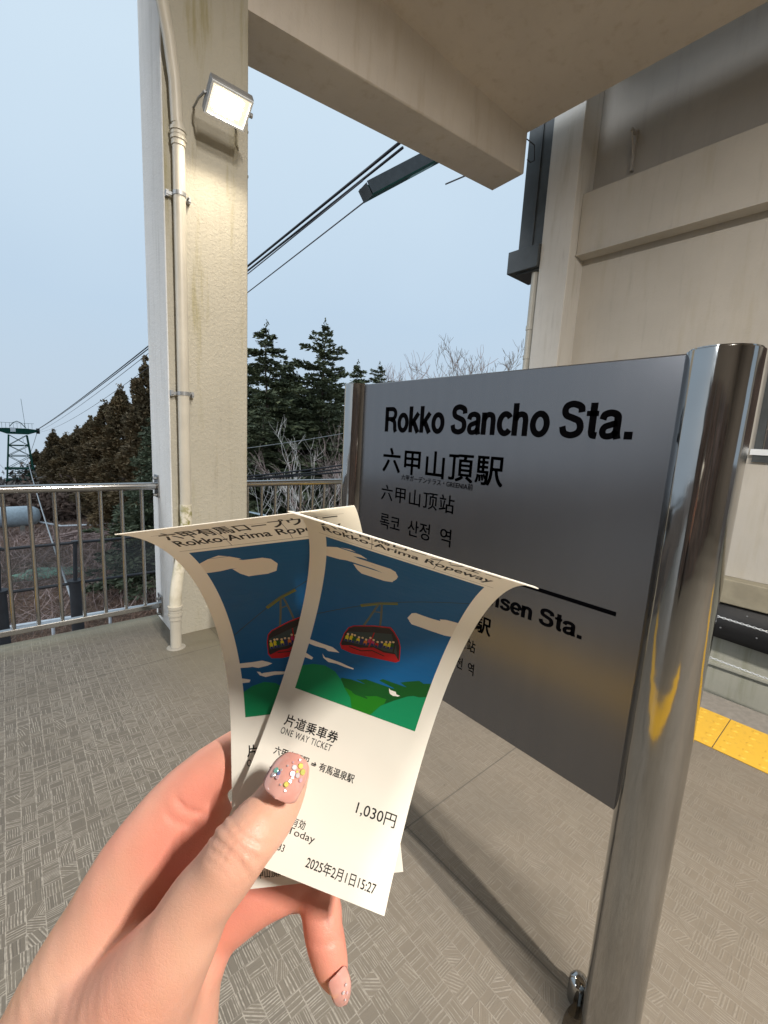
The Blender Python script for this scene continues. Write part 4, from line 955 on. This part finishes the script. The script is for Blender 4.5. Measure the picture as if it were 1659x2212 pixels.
def blob_mesh(seed, n_, sx, sy, sz, size):
    r = np.random.default_rng(seed); P = r.normal(0, 1, (n_, 3)); P /= np.linalg.norm(P, axis=1)[:, None]; P[:, 2] = np.abs(P[:, 2]); P *= r.uniform(.5, 1, (n_, 1))*np.array([sx, sy, sz])
    return tufts(P, size, seed)
def tufts(P, size, seed, droop=None, asp=2.2):
    """one narrow kite per point; droop gives the long direction"""
    r = np.random.default_rng(seed+1); n_ = len(P)
    d = r.normal(0, 1, (n_, 3)) if droop is None else droop + r.normal(0, .45, (n_, 3))
    d /= np.linalg.norm(d, axis=1)[:, None]; q = np.cross(d, r.normal(0, 1, (n_, 3))); q /= np.linalg.norm(q, axis=1)[:, None]
    s = (size*r.uniform(.6, 1.3, n_))[:, None] if np.isscalar(size) else (size*r.uniform(.6, 1.3, n_))[:, None]
    V = np.stack([P-d*s*.5, P+q*s/asp*.5+d*s*.05, P+d*s*.6, P-q*s/asp*.5+d*s*.05], 1).reshape(-1, 3)
    F = (np.arange(n_)*4)[:, None]+np.array([0, 1, 2, 3])
    return V, F
def mesh_np(name, V, F, mat):
    me = bpy.data.meshes.new(name); V = np.asarray(V, np.float32); F = np.asarray(F, np.int32)
    me.vertices.add(len(V)); me.vertices.foreach_set('co', V.ravel()); k = F.shape[1]
    me.loops.add(F.size); me.loops.foreach_set('vertex_index', F.ravel()); me.polygons.add(len(F)); me.polygons.foreach_set('loop_start', np.arange(len(F), dtype=np.int32)*k)
    me.update(calc_edges=True); me.materials.append(mat); return me

def fir_crown(H, Rm, seed, whorls=34, dens=1., up=.25, gap=.0, size=.34, rag=.55):
    r = np.random.default_rng(seed); Ps, Ds, Ss = [], [], []
    for w in range(whorls):
        t = (w+.5)/whorls; z = H*(.10+.90*t); rad = Rm*((1-t)**.72)*(.75+.25*math.sin(w*2.1+seed))
        nb = int(5+7*(1-t))
        for b in range(nb):
            a = 2*PI*(b/nb)+r.uniform(0, 6)
            L_ = rad*r.uniform(1-rag, 1+rag*.6)+.12
            if r.random() < gap: continue
            m = int((10+L_*16)*dens); u = r.uniform(.12, 1, m)**.8
            spread = (.10+.30*L_*.35)*np.sin(np.clip(u*PI*.95, 0, PI))
            side = r.normal(0, 1, m)*spread
            x = u*L_; zz = z+up*x*.9-.10*x*x/max(L_, .3)+r.normal(0, .07, m)-np.abs(side)*.2
            Ps.append(np.stack([x*math.cos(a)-side*math.sin(a), x*math.sin(a)+side*math.cos(a), zz], -1))
            sg = np.sign(side)[:, None]*.9
            Ds.append(np.tile([math.cos(a), math.sin(a), up*.8], (m, 1))+sg*np.array([-math.sin(a), math.cos(a), 0])); Ss.append(np.full(m, size*(.7+.5*min(1, L_/2))))
    m = 60; Ps.append(np.stack([r.normal(0, .06, m), r.normal(0, .06, m), H*r.uniform(.9, 1.03, m)], -1)); Ds.append(np.tile([0, 0, 1.], (m, 1))); Ss.append(np.full(m, size*.6))
    return tufts(np.concatenate(Ps), np.concatenate(Ss), seed, np.concatenate(Ds))
def cedar_crown(H, Rm, seed, n_=26000, size=.235):
    r = np.random.default_rng(seed); cl = 260; Ps = []
    z = r.uniform(.08, 1, cl)**.9; a = r.uniform(0, 2*PI, cl); rad = Rm*np.clip((1-z)**.6, .03, 1)*(.75+.2*np.sin(z*31+seed)) 
    C = np.stack([np.cos(a)*rad, np.sin(a)*rad, z*H], -1)
    k = n_//cl; rr = Rm*.30*(1-z*.65)
    for i in range(cl):
        q = r.normal(0, 1, (k, 3)); q /= np.linalg.norm(q, axis=1)[:, None]; Ps.append(C[i]+q*rr[i]*r.uniform(.6, 1, (k, 1))*np.array([1, 1, 1.25]))
    m = 90; Ps.append(np.stack([r.normal(0, .07, m), r.normal(0, .07, m), H*r.uniform(.96, 1.06, m)], -1))
    P = np.concatenate(Ps); D = P*np.array([1, 1, 0])+np.array([0, 0, .9]); D /= np.linalg.norm(D, axis=1)[:, None]
    return tufts(P, size, seed, D)
def trunk_mesh(H, r0_, seed):
    bm = bmesh.new(); q = random.Random(seed); tube(bm, [(q.uniform(-.08, .08), q.uniform(-.08, .08), H*k/8) for k in range(9)], [r0_*(1-.93*k/8) for k in range(9)], 8)
    me = bpy.data.meshes.new('trunk'); bm.to_mesh(me); bm.free(); me.materials.append(M['bark']); return me
def grid_tree(name, crown, trunk, x, y, s, rz, label, group, sz=None):
    z = float(height(x, y))-.1
    t = thing(name, label, 'tree', (x, y, z), group); t.rotation_euler.z = rz; t.scale = (s, s, sz or s)
    for nm, me in (('trunk', trunk), ('crown', crown)):
        o = bpy.data.objects.new(nm, me); COL.objects.link(o); o.parent = t
    return t
firs = [mesh_np('fir_crown', *fir_crown(16, 6.2, s, 38, d*1.75, u, g, .29), M['fir']) for s, d, u, g in ((1, 1.15, .10, .06), (2, 1.0, .26, .12), (3, 1.2, .02, .04))]
firl = mesh_np('pale_fir_crown', *fir_crown(11, 2.8, 7, 34, 1.9, -.05, .05, .22), M['fir_light'])
cedars = [mesh_np('cedar_crown', *cedar_crown(13, 1.9, s), M['cedar']) for s in (11, 12, 13)]
tr16, tr13, tr11 = trunk_mesh(15, .26, 1), trunk_mesh(12.5, .2, 2), trunk_mesh(10, .17, 3)
# row of brown winter cedars on the left; each given by bearing and height of its top
row = [(.222, .135, 34, 'tallest ragged brown cedar right against the pillar edge'), (.176, .077, 41, 'second tallest brown cedar left of the one at the pillar'), (.150, .045, 47, 'brown cedar with a dense rounded top, third from the pillar'), (.125, .014, 54, 'brown cedar with an olive tinted pointed top, fourth from the pillar'),
       (.104, -.005, 60, 'slim pointed brown cedar, fifth from the pillar'), (.086, -.018, 66, 'short brown cedar just right of the thin pointed one'), (.067, -.014, 72, 'thin spire topped brown cedar standing nearest the green pylon'), (.041, -.050, 105, 'small far cedar just right of the pylon legs')]
for k, (tx, tz, y, lb) in enumerate(row):
    x = tx*y; top = 1.5+tz*y; g = float(height(x, y)); H = top-g
    grid_tree('cedar_tree', cedars[k % 3], tr13, x, y, 1.40+.08*(k % 3), k*1.3, lb, 'brown cedars in a row left of the pillar', H/13.6)
for k, (x, y, H) in enumerate(((9.0, 44, 10.5), (10.5, 52, 11.5), (8.4, 58, 10), (7.2, 64, 9.3), (9.5, 70, 11), (6.4, 82, 9.3), (5.0, 92, 8.2), (-4.5, 120, 12.5), (-7, 100, 9.5), (11.8, 40, 12.2))):
    grid_tree('cedar_tree', cedars[(k+1) % 3], tr13, x, y, 1.35, k*.9, ['tall narrow brown cedar behind the second one in the front row', 'brown cedar behind the tallest one, close to the pillar', 'brown cedar showing between the third and fourth of the front row', 'small brown cedar behind the slim fifth one', 'brown cedar deep behind the fourth of the front row', 'distant low brown cedar above the reddish scrub', 'most distant brown cedar right of the pylon legs', '', '', 'brown cedar touching the edge of the pillar above the rail'][k] if x > 0 else ('far brown tree left of the pylon, behind its nearer neighbour' if k == 7 else 'nearer brown tree at the left frame edge by the pylon'), 'brown cedars behind the front row' if x > 0 else None, H/13.6)
grid_tree('fir_tree', firl, tr11, 5.9, 25.5, 1.05, .4, 'greyish green fir with feathery branches right beside the pillar, behind the railing', None, .86)
grid_tree('fir_tree', firl, tr11, 7.4, 29, 1.1, 2.0, 'second feathery green fir just behind the one next to the pillar', None, .82)
fl_ = [(.43, .17, 40, 1.1, 1, 'dark fir in the back row, leftmost gap'), (.53, .19, 42, 1.1, 0, 'dark fir in the back row between the two tall tops'), (.63, .17, 42, 1.1, 2, 'dark fir in the back row behind the sharp topped one'), (.72, .15, 42, 1.1, 1, 'dark fir in the back row behind the sign post'), (.478, .262, 27, 1.12, 0, 'broad dark fir just right of the pillar with upswept top'), (.636, .300, 27, 1.05, 1, 'slender dark fir with the sharp pointed top'), (.40, .20, 31, 1.0, 2, 'dark fir whose top peeps out beside the pillar edge'), (.56, .16, 29, 1.0, 2, 'dense low fir filling the gap under the two tall tops'),
       (.745, .215, 31, 1.1, 0, 'dark fir sloping down just left of the sign post'), (.822, .222, 34, 1.0, 1, 'small fir showing above the left corner of the sign'), (.47, .08, 23, .95, 2, 'lowest dark fir behind the bare white tree'), (.66, .10, 24, .95, 0, 'low dark fir behind the bare pink bush'),
       (.91, .19, 38, 1.0, 2, 'fir mostly hidden behind the sign, left part'), (1.05, .12, 36, .8, 0, 'fir hidden behind the sign, middle part'), (.34, .10, 30, 1.0, 1, 'dark fir half hidden behind the pillar')]
for k, (tx, tz, y, s, q, lb) in enumerate(fl_):
    x = tx*y; top = 1.5+tz*y; H = top-float(height(x, y))
    grid_tree('fir_tree', firs[q], tr16, x, y, s, k*1.7+.3, lb, 'dark firs to the right of the pillar', H/16.5)

# bare trees
def bare(seed, H, spread, levels, r0_, n0, twig_r, split=3, upb=.35, starts=1, bend=.22, rk=.55):
    q = random.Random(seed); bm = bmesh.new()
    def grow(p, d, L_, r_, lv):
        n_ = 4; pts = [p]; dd = d.copy()
        for i in range(n_):
            dd = (dd+Vector((q.gauss(0, bend), q.gauss(0, bend), q.gauss(0, bend)*.6+.05))).normalized(); pts.append(pts[-1]+dd*L_/n_)
        tube(bm, pts, [r_*(1-.4*i/n_) for i in range(n_+1)], 5 if lv > 1 else 4 if lv else 3, False)
        if lv == 0: return
        for k in range(split if lv > 1 else split+1):
            i = q.choice((2, 3, 4, 4)) if k else 4
            a = q.uniform(0, 2*PI); o_ = dd.orthogonal().normalized(); o_.rotate(Matrix.Rotation(a, 3, dd))
            nd = (dd*q.uniform(.7, 1.1)+o_*q.uniform(.45, spread)+Vector((0, 0, upb))).normalized()
            grow(pts[i], nd, L_*q.uniform(.58, .85), max(r_*rk, twig_r), lv-1)
    for s in range(starts):
        a = q.uniform(0, 6.28); grow(Vector((q.uniform(-.2, .2)*starts, q.uniform(-.2, .2)*starts, 0)), Vector((math.cos(a)*.25*(starts > 1), math.sin(a)*.25*(starts > 1), 1)).normalized(), H*.34, r0_, levels)
    return bm
def bare_tree(name, bm, x, y, mat, label, s=1., rz=0):
    o = bmo(name, bm, mat); o.location = (x, y, float(height(x, y))-.05); o.scale = (s, s, s); o.rotation_euler.z = rz; return tag(o, label, 'tree')
def place_top(bm, target_top, x, y):   # returns uniform scale so that the tree top reaches the given height
    z = max(v.co.z for v in bm.verts); return (target_top-float(height(x, y)))/z
for seed, tx, tz, y, mat, kw, lb in ((21, .60, .055, 15.0, 'white_bark', dict(H=10, spread=.95, levels=6, r0_=.085, n0=3, twig_r=.007, split=2, starts=4, bend=.11, rk=.60), 'bare pale barked tree with forked white branches right of the pillar'),
    (23, .80, .155, 18.0, 'twig', dict(H=10, spread=.9, levels=5, r0_=.09, n0=3, twig_r=.007, split=3, starts=3, bend=.15), 'bare tree with fine pinkish twigs beside the left sign post'),
    (24, .66, .03, 16.5, 'twig_grey', dict(H=10, spread=1.1, levels=5, r0_=.07, n0=3, twig_r=.007, split=2, starts=3, bend=.18), 'lower bare grey bush in front of the pinkish tree'),
    (25, 1.42, .42, 27, 'twig_grey', dict(H=14, spread=.9, levels=7, r0_=.16, n0=3, twig_r=.018, split=2, starts=2, bend=.14), 'tall bare tree rising above the sign near the station column'),
    (26, 1.22, .30, 29, 'twig', dict(H=14, spread=1.0, levels=5, r0_=.13, n0=3, twig_r=.018, split=3, starts=2, bend=.2), 'reddish bare tree left of the tallest one above the sign'),
    (27, 1.00, .235, 32, 'twig', dict(H=13, spread=.9, levels=5, r0_=.12, n0=3, twig_r=.018, split=3, starts=2, bend=.18), 'small reddish bare tree above the middle of the sign'),
    (28, .92, .20, 35, 'twig_grey', dict(H=13, spread=.9, levels=5, r0_=.12, n0=3, twig_r=.018, split=3, starts=2, bend=.16), 'faint grey bare tree between the small fir and the reddish one')):
    x = tx*y; b = bare(seed, **kw); s = place_top(b, 1.5+tz*y, x, y); bare_tree('bare_tree', b, x, y, M[mat], lb, s, 0)

# dry grass, undergrowth and grey wood as masses
r = np.random.default_rng(9)
n_ = 80000; gx = r.uniform(-7, 24, n_); gy = 19+r.uniform(0, 1, n_)**1.4*30
gz = height(gx, gy); P = np.stack([gx, gy, gz+.12], -1); D = np.stack([r.normal(0, .5, n_), r.normal(0, .5, n_), np.ones(n_)*.7], -1)
o = bpy.data.objects.new('dry_grass', mesh_np('dry_grass', *tufts(P, .34*np.ones(n_), 31, D, 15.), simple('dry_grass', (.26, .165, .12), .9, var=.35, scale=1.2))); COL.objects.link(o)
tag(o, 'brown dry winter grass on the ground below the fence', 'grass', kind='stuff')
n_ = 9000; gx = r.uniform(1, 30, n_); gy = r.uniform(40, 55, n_); gx = np.where(gx < 7+(gy-40)*.2, gx+6, gx); P = np.stack([gx, gy, height(gx, gy)+r.uniform(0, 3.2, n_)], -1)
o = bpy.data.objects.new('undergrowth', mesh_np('undergrowth', *tufts(P, .6*np.ones(n_), 32, None, 2), M['fir'])); COL.objects.link(o); tag(o, 'dark undergrowth between the trunks of the cedars', 'undergrowth', kind='stuff')
n_ = 16000; gx = r.uniform(-26, 8, n_); gy = r.uniform(62, 130, n_); P = np.stack([gx, gy, height(gx, gy)+np.abs(r.normal(0, 1, n_))*(1.3+.8*np.sin(gx*.9)*np.sin(gy*.3))], -1)
o = bpy.data.objects.new('scrub', mesh_np('scrub', *tufts(P, .8*np.ones(n_), 33, None, 2), M['farwood'])); COL.objects.link(o); tag(o, 'grey brown leafless scrub under the green pylon', 'scrub', kind='stuff')
n_ = 5000; gx = r.uniform(-3, 5, n_); gy = r.uniform(49, 60, n_); P = np.stack([gx, gy, height(gx, gy)+np.abs(r.normal(0, 1, n_))*1.2], -1)
o = bpy.data.objects.new('scrub', mesh_np('scrub', *tufts(P, .6*np.ones(n_), 34, None, 3), simple('brown_scrub', (.13, .085, .065), .9, var=.3, scale=1.))); COL.objects.link(o); tag(o, 'reddish brown scrub behind the pale tank', 'scrub', kind='stuff')
n_ = 9000; gx = r.uniform(4.5, 30, n_); gy = r.uniform(12.5, 22, n_); P = np.stack([gx, gy, height(gx, gy)+r.uniform(0, 1, n_)**1.6*2.2], -1)
o = bpy.data.objects.new('brushwood', mesh_np('brushwood', *tufts(P, .5*np.ones(n_), 36, None, 12), M['brush'])); COL.objects.link(o); tag(o, 'tangled dark brushwood at the foot of the bare trees', 'brushwood', kind='stuff')
n_ = 9000; gx = r.uniform(-6, 22, n_); gy = r.uniform(22, 46, n_); P = np.stack([gx, gy, height(gx, gy)+.35], -1); D = np.stack([r.normal(0, .9, n_), r.normal(0, .5, n_), np.ones(n_)*.8], -1)
o = bpy.data.objects.new('dead_stalks', mesh_np('dead_stalks', *tufts(P, 1.1*np.ones(n_), 41, D, 38.), M['twig'])); COL.objects.link(o); tag(o, 'thin dead stalks standing in the brown grass', 'stalks', kind='stuff')
# green tarp heap and cut logs in the clearing
bm = bmesh.new(); bmesh.ops.create_icosphere(bm, subdivisions=3, radius=1)
q = random.Random(2)
for v in bm.verts: v.co = Vector((v.co.x*1.6, v.co.y*1.0, max(0, v.co.z)*.30))*(1+q.uniform(-.3, .3))
o = bmo('tarp', bm, simple('green_tarp', (.20, .36, .27), .7, var=.5, scale=2.), smooth=True); o.location = (1.3, 31, -7.25); tag(o, 'green tarpaulin heaped on the brown grass', 'tarp')
lg = thing('log_pile', 'pile of cut branches and logs in the clearing by the tank', 'log pile', (3.5, 39, -7.3))
for k in range(26):
    x = 2.2+q.uniform(0, 3.5); y = 39+q.uniform(-1, 1); z = -7.15+q.uniform(0, .55); a = q.uniform(-.5, .5); L_ = q.uniform(.6, 1.4)
    bm = bmesh.new(); cyl(bm, (x-L_*math.cos(a), y-L_*math.sin(a), z), (x+L_*math.cos(a), y+L_*math.sin(a), z+q.uniform(-.1, .2)), q.uniform(.05, .1), seg=8); rel(bmo('log', bm, M['twig']), lg)
# pale shed roof beyond the right railing
sh = thing('shed', 'small shed with pale blue roof beyond the railing, just right of the pillar', 'shed', (9.3, 17.3, -7.3))
bm = bmesh.new(); vs = [bm.verts.new(p) for p in ((5.2, 16, -1.20), (6.9, 16, -1.53), (8.05, 16, -1.87), (8.3, 17.5, -1.95), (6.9, 17.5, -1.60), (5.2, 17.5, -1.27))]; bm.faces.new(vs); bmesh.ops.solidify(bm, geom=bm.faces[:], thickness=.12); rel(bmo('roof', bm, simple('pale_blue_roof', (.52, .62, .68), .5)), sh)
bx('shed_wall', (5.4, 16.1, -7.3), (7.9, 17.3, -2.1), M['fence_steel'], sh)

# ------------------------------------------------------------------ ropeway pylon, 100 m out
TWX, TWY, TWZ = 3.5, 100.0, .25
def A(px, y=100.): return px
pyl = thing('ropeway_pylon', 'green lattice ropeway pylon with a wide cross arm above the trees', 'pylon', (1.75, 100, -12))
unit = bmesh.new(); bmesh.ops.create_cube(unit, size=1); ume = bpy.data.meshes.new('brace'); unit.to_mesh(ume); unit.free(); ume.materials.append(M['green_steel'])
def bar(name, a, b, w):
    a, b = Vector(a), Vector(b); o = bpy.data.objects.new(name, ume); COL.objects.link(o)
    o.matrix_world = Matrix.Translation((a+b)/2) @ (b-a).to_track_quat('Z', 'Y').to_matrix().to_4x4() @ Matrix.Diagonal((w, w, (b-a).length, 1))
    o.parent = pyl; o.matrix_parent_inverse = Matrix.Translation(pyl.location).inverted(); return o
cxp = 1.75; zt, zb = -1.1, -12.5
def leg(sx, sy, z): k = 1.22+(zt-z)*.088; return (cxp+sx*k, 100+sy*k, z)
zs = [-1.1, -2.9, -4.7, -6.9, -8.0, -9.2, -11.0, -12.6]
for sx in (-1, 1):
    for sy in (-1, 1): bar('leg', leg(sx, sy, zt), leg(sx, sy, zb), .17)
for z0_, z1_ in zip(zs, zs[1:]):
    for sy in (-1, 1):
        bar('brace', leg(-1, sy, z0_), leg(1, sy, z1_), .08); bar('brace', leg(1, sy, z0_), leg(-1, sy, z1_), .08); bar('brace', leg(-1, sy, z1_), leg(1, sy, z1_), .12)
    for sx in (-1, 1):
        bar('brace', leg(sx, -1, z0_), leg(sx, 1, z1_), .08); bar('brace', leg(sx, -1, z1_), leg(sx, 1, z1_), .12)
bm = bmesh.new()
prof = [(-3.0, -.35, -.05), (-1.4, -.95, .05), (1.4, -.95, .05), (2.75, -.45, -.10)]
rows = [[bm.verts.new(p) for p in ((cxp+x, 99.3, a), (cxp+x, 100.7, a), (cxp+x, 100.7, b), (cxp+x, 99.3, b))] for x, a, b in prof]
for A_, B_ in zip(rows, rows[1:]):
    for i in range(4): bm.faces.new((A_[i], A_[(i+1) % 4], B_[(i+1) % 4], B_[i]))
bm.faces.new(rows[0]); bm.faces.new(rows[-1]); rel(bmo('cross_arm', bm, M['green_steel']), pyl)
for x in (-3.0, 2.8):
    bm = bmesh.new(); cyl(bm, (cxp+x-.25, 100, -.30), (cxp+x+.25, 100, -.30), .48, seg=20); cyl(bm, (cxp+x, 98.6, -.05), (cxp+x, 101.4, -.05), .22, seg=12); rel(smooth_by_angle(bmo('cable_saddle', bm, M['dark_steel'])), pyl)
for k in range(-6, 5):
    if abs(k) < 8: bar('rail_post', (cxp+k*.5, 99.4, .04), (cxp+k*.5, 99.4, .95), .04)
bar('walkway_rail', (cxp-3.4, 99.4, .95), (cxp+2.3, 99.4, .95), .05)
bm = bmesh.new(); tube(bm, [(cxp-1.0, 99.9, .3), (cxp-.5, 99.9, 1.0), (cxp, 99.9, 1.25), (cxp+.5, 99.9, 1.0), (cxp+1.2, 99.9, .1)], .06, 6); rel(bmo('arched_pipe', bm, M['green_steel']), pyl)
bar('antenna', (cxp+1.1, 99.9, .2), (cxp+.8, 99.9, 5.1), .05)
bx('white_box', (cxp-.95, 99.2, -.55), (cxp-.25, 99.28, .15), M['white_metal'], pyl)
for z in (-6.9, -8.9): bx('work_platform', (cxp-2.1, 98.6, z-.1), (cxp+1.6, 101.4, z+.12), M['green_steel'], pyl)

# cables: from the pylon saddle up to the station
def wire(name, a, b, r_, sag, mat, label, group=None, cat='cable', seg=40):
    a, b = Vector(a), Vector(b); bm = bmesh.new()
    tube(bm, [a.lerp(b, k/seg)+Vector((0, 0, -4*sag*(k/seg)*(1-k/seg))) for k in range(seg+1)], r_, 8)
    return tag(bmo(name, bm, mat, smooth=True), label, cat, group)
PT = Vector((4.45, 100, -.02))
GR = 'ropeway cables running from pylon to station'
wire('ropeway_cable', PT, (6.85, 8.0, 7.80), .033, .35, M['black_cable'], 'thickest upper ropeway cable rising to the green saddle beam', GR)
wire('ropeway_cable', PT+Vector((.1, 0, 0)), (6.92, 8.0, 7.72), .028, .35, M['black_cable'], 'thick ropeway cable lying just under the topmost one', GR)
wire('ropeway_cable', PT+Vector((.1, 0, -.35)), (5.93, 8.05, 6.72), .014, .55, M['wire'], 'thin ropeway cable meeting the upper edge of the green saddle beam', GR)
wire('ropeway_cable', PT+Vector((.2, 0, -.45)), (6.12, 8.1, 6.46), .014, 1.0, M['wire'], 'lowest thin ropeway cable ending at the underside of the green saddle beam', GR)
wire('stay_wire', (2.3, 98, -1.2), (1.15, 11, -3.6), .035, 1.2, M['wire_grey'], 'grey stay wire slanting down from the pylon past the netted fence', None, 'wire')
wire('stay_wire', (-4, 100, -.6), (1.2, 160, -14), .03, 1, M['wire_grey'], 'thin far wire hanging from the left arm of the pylon', None, 'wire')
wire('stay_wire', (4.4, 100, -.6), (3.0, 160, -12), .04, 1, M['wire_grey'], 'thin far wire falling from the right arm of the pylon', None, 'wire')
for k, (z1, z2, x2, lb) in enumerate(((.36, .70, 8.2, 'upper black power line behind the railing, rising to the sign'), (.29, .60, 8.2, 'middle black power line behind the railing, just under the upper one'), (.30, .50, 8.2, 'lowest black power line sagging behind the railing'), (1.12, 1.66, 8.16, 'thin pale line crossing in front of the firs'))):
    wire('power_line', (4.98-.4*(x2-4.98), 11.5, z1-(z2-z1)*.4), (x2+(x2-4.98), 11.5, z2+(z2-z1)*1.3), .024 if k < 3 else .008, .12, M['black_cable'] if k < 3 else M['wire_grey'], lb, 'power lines behind the right railing', 'power line')

# green saddle beam overhead
gs = thing('saddle_beam', 'dark green steel cable saddle beam jutting out above the canopy beam', 'steel beam', (7, 8.3, 7))
a = Vector((6.02, 8.05, 6.50)); b = Vector((8.35, 7.55, 8.25)); d = (b-a).normalized(); sx = d.cross(Vector((0, 0, 1))).normalized(); uz = sx.cross(d)
GM = Matrix(((d.x, sx.x, uz.x, a.x), (d.y, sx.y, uz.y, a.y), (d.z, sx.z, uz.z, a.z), (0, 0, 0, 1)))
L_ = (b-a).length
for nm, lo_, hi_, mt in (('bottom_plate', (0, -.19, -.10), (L_, .19, -.08), 'green_steel'), ('side_plate', (.03, -.19, -.078), (L_, -.17, .16), 'green_steel'), ('side_plate', (.03, .17, -.078), (L_, .19, .16), 'dark_steel'), ('top_groove', (.05, -.165, .02), (L_, .165, .05), 'dark_steel'), ('end_plate', (-.012, -.19, -.10), (0, .19, .14), 'dark_steel'), ('painted_lit_spot', (1.2, -.12, -.104), (1.9, .05, -.101), 'teal')):  # teal piece underneath: lamp light on the green steel, painted as a plate
    bm = bmesh.new(); box(bm, lo_, hi_, 0, GM); rel(bmo(nm, bm, M[mt]), gs)

# ------------------------------------------------------------------ station hall to the left, behind the camera's left side (seen only in the steel)
hall = thing('station_hall', 'station hall wall with dark glass doors reflected in the steel sign', 'building', (-4, 0, 0))
M['hall'] = plaster('hall_wall_paint', (.16, .14, .12), (.1, .09, .07), .3, .85, .1, .2)
bx('wall', (-4.4, -9, 0), (-4.2, 1.0, 4.929), M['hall'], hall)
for k in range(5):
    y = -7.6+1.8*k
    bx('glass_door', (-4.19, y+.05, .02), (-4.16, y+1.65, 2.3), M['winglass'], hall)
    bx('door_frame', (-4.195, y+1.66, .0), (-4.14, y+1.84, 2.4), M['dark_steel'], hall)
bx('back_wall', (-4.2, -9.0, 0), (2.6, -8.8, 4.929), M['hall'], hall)
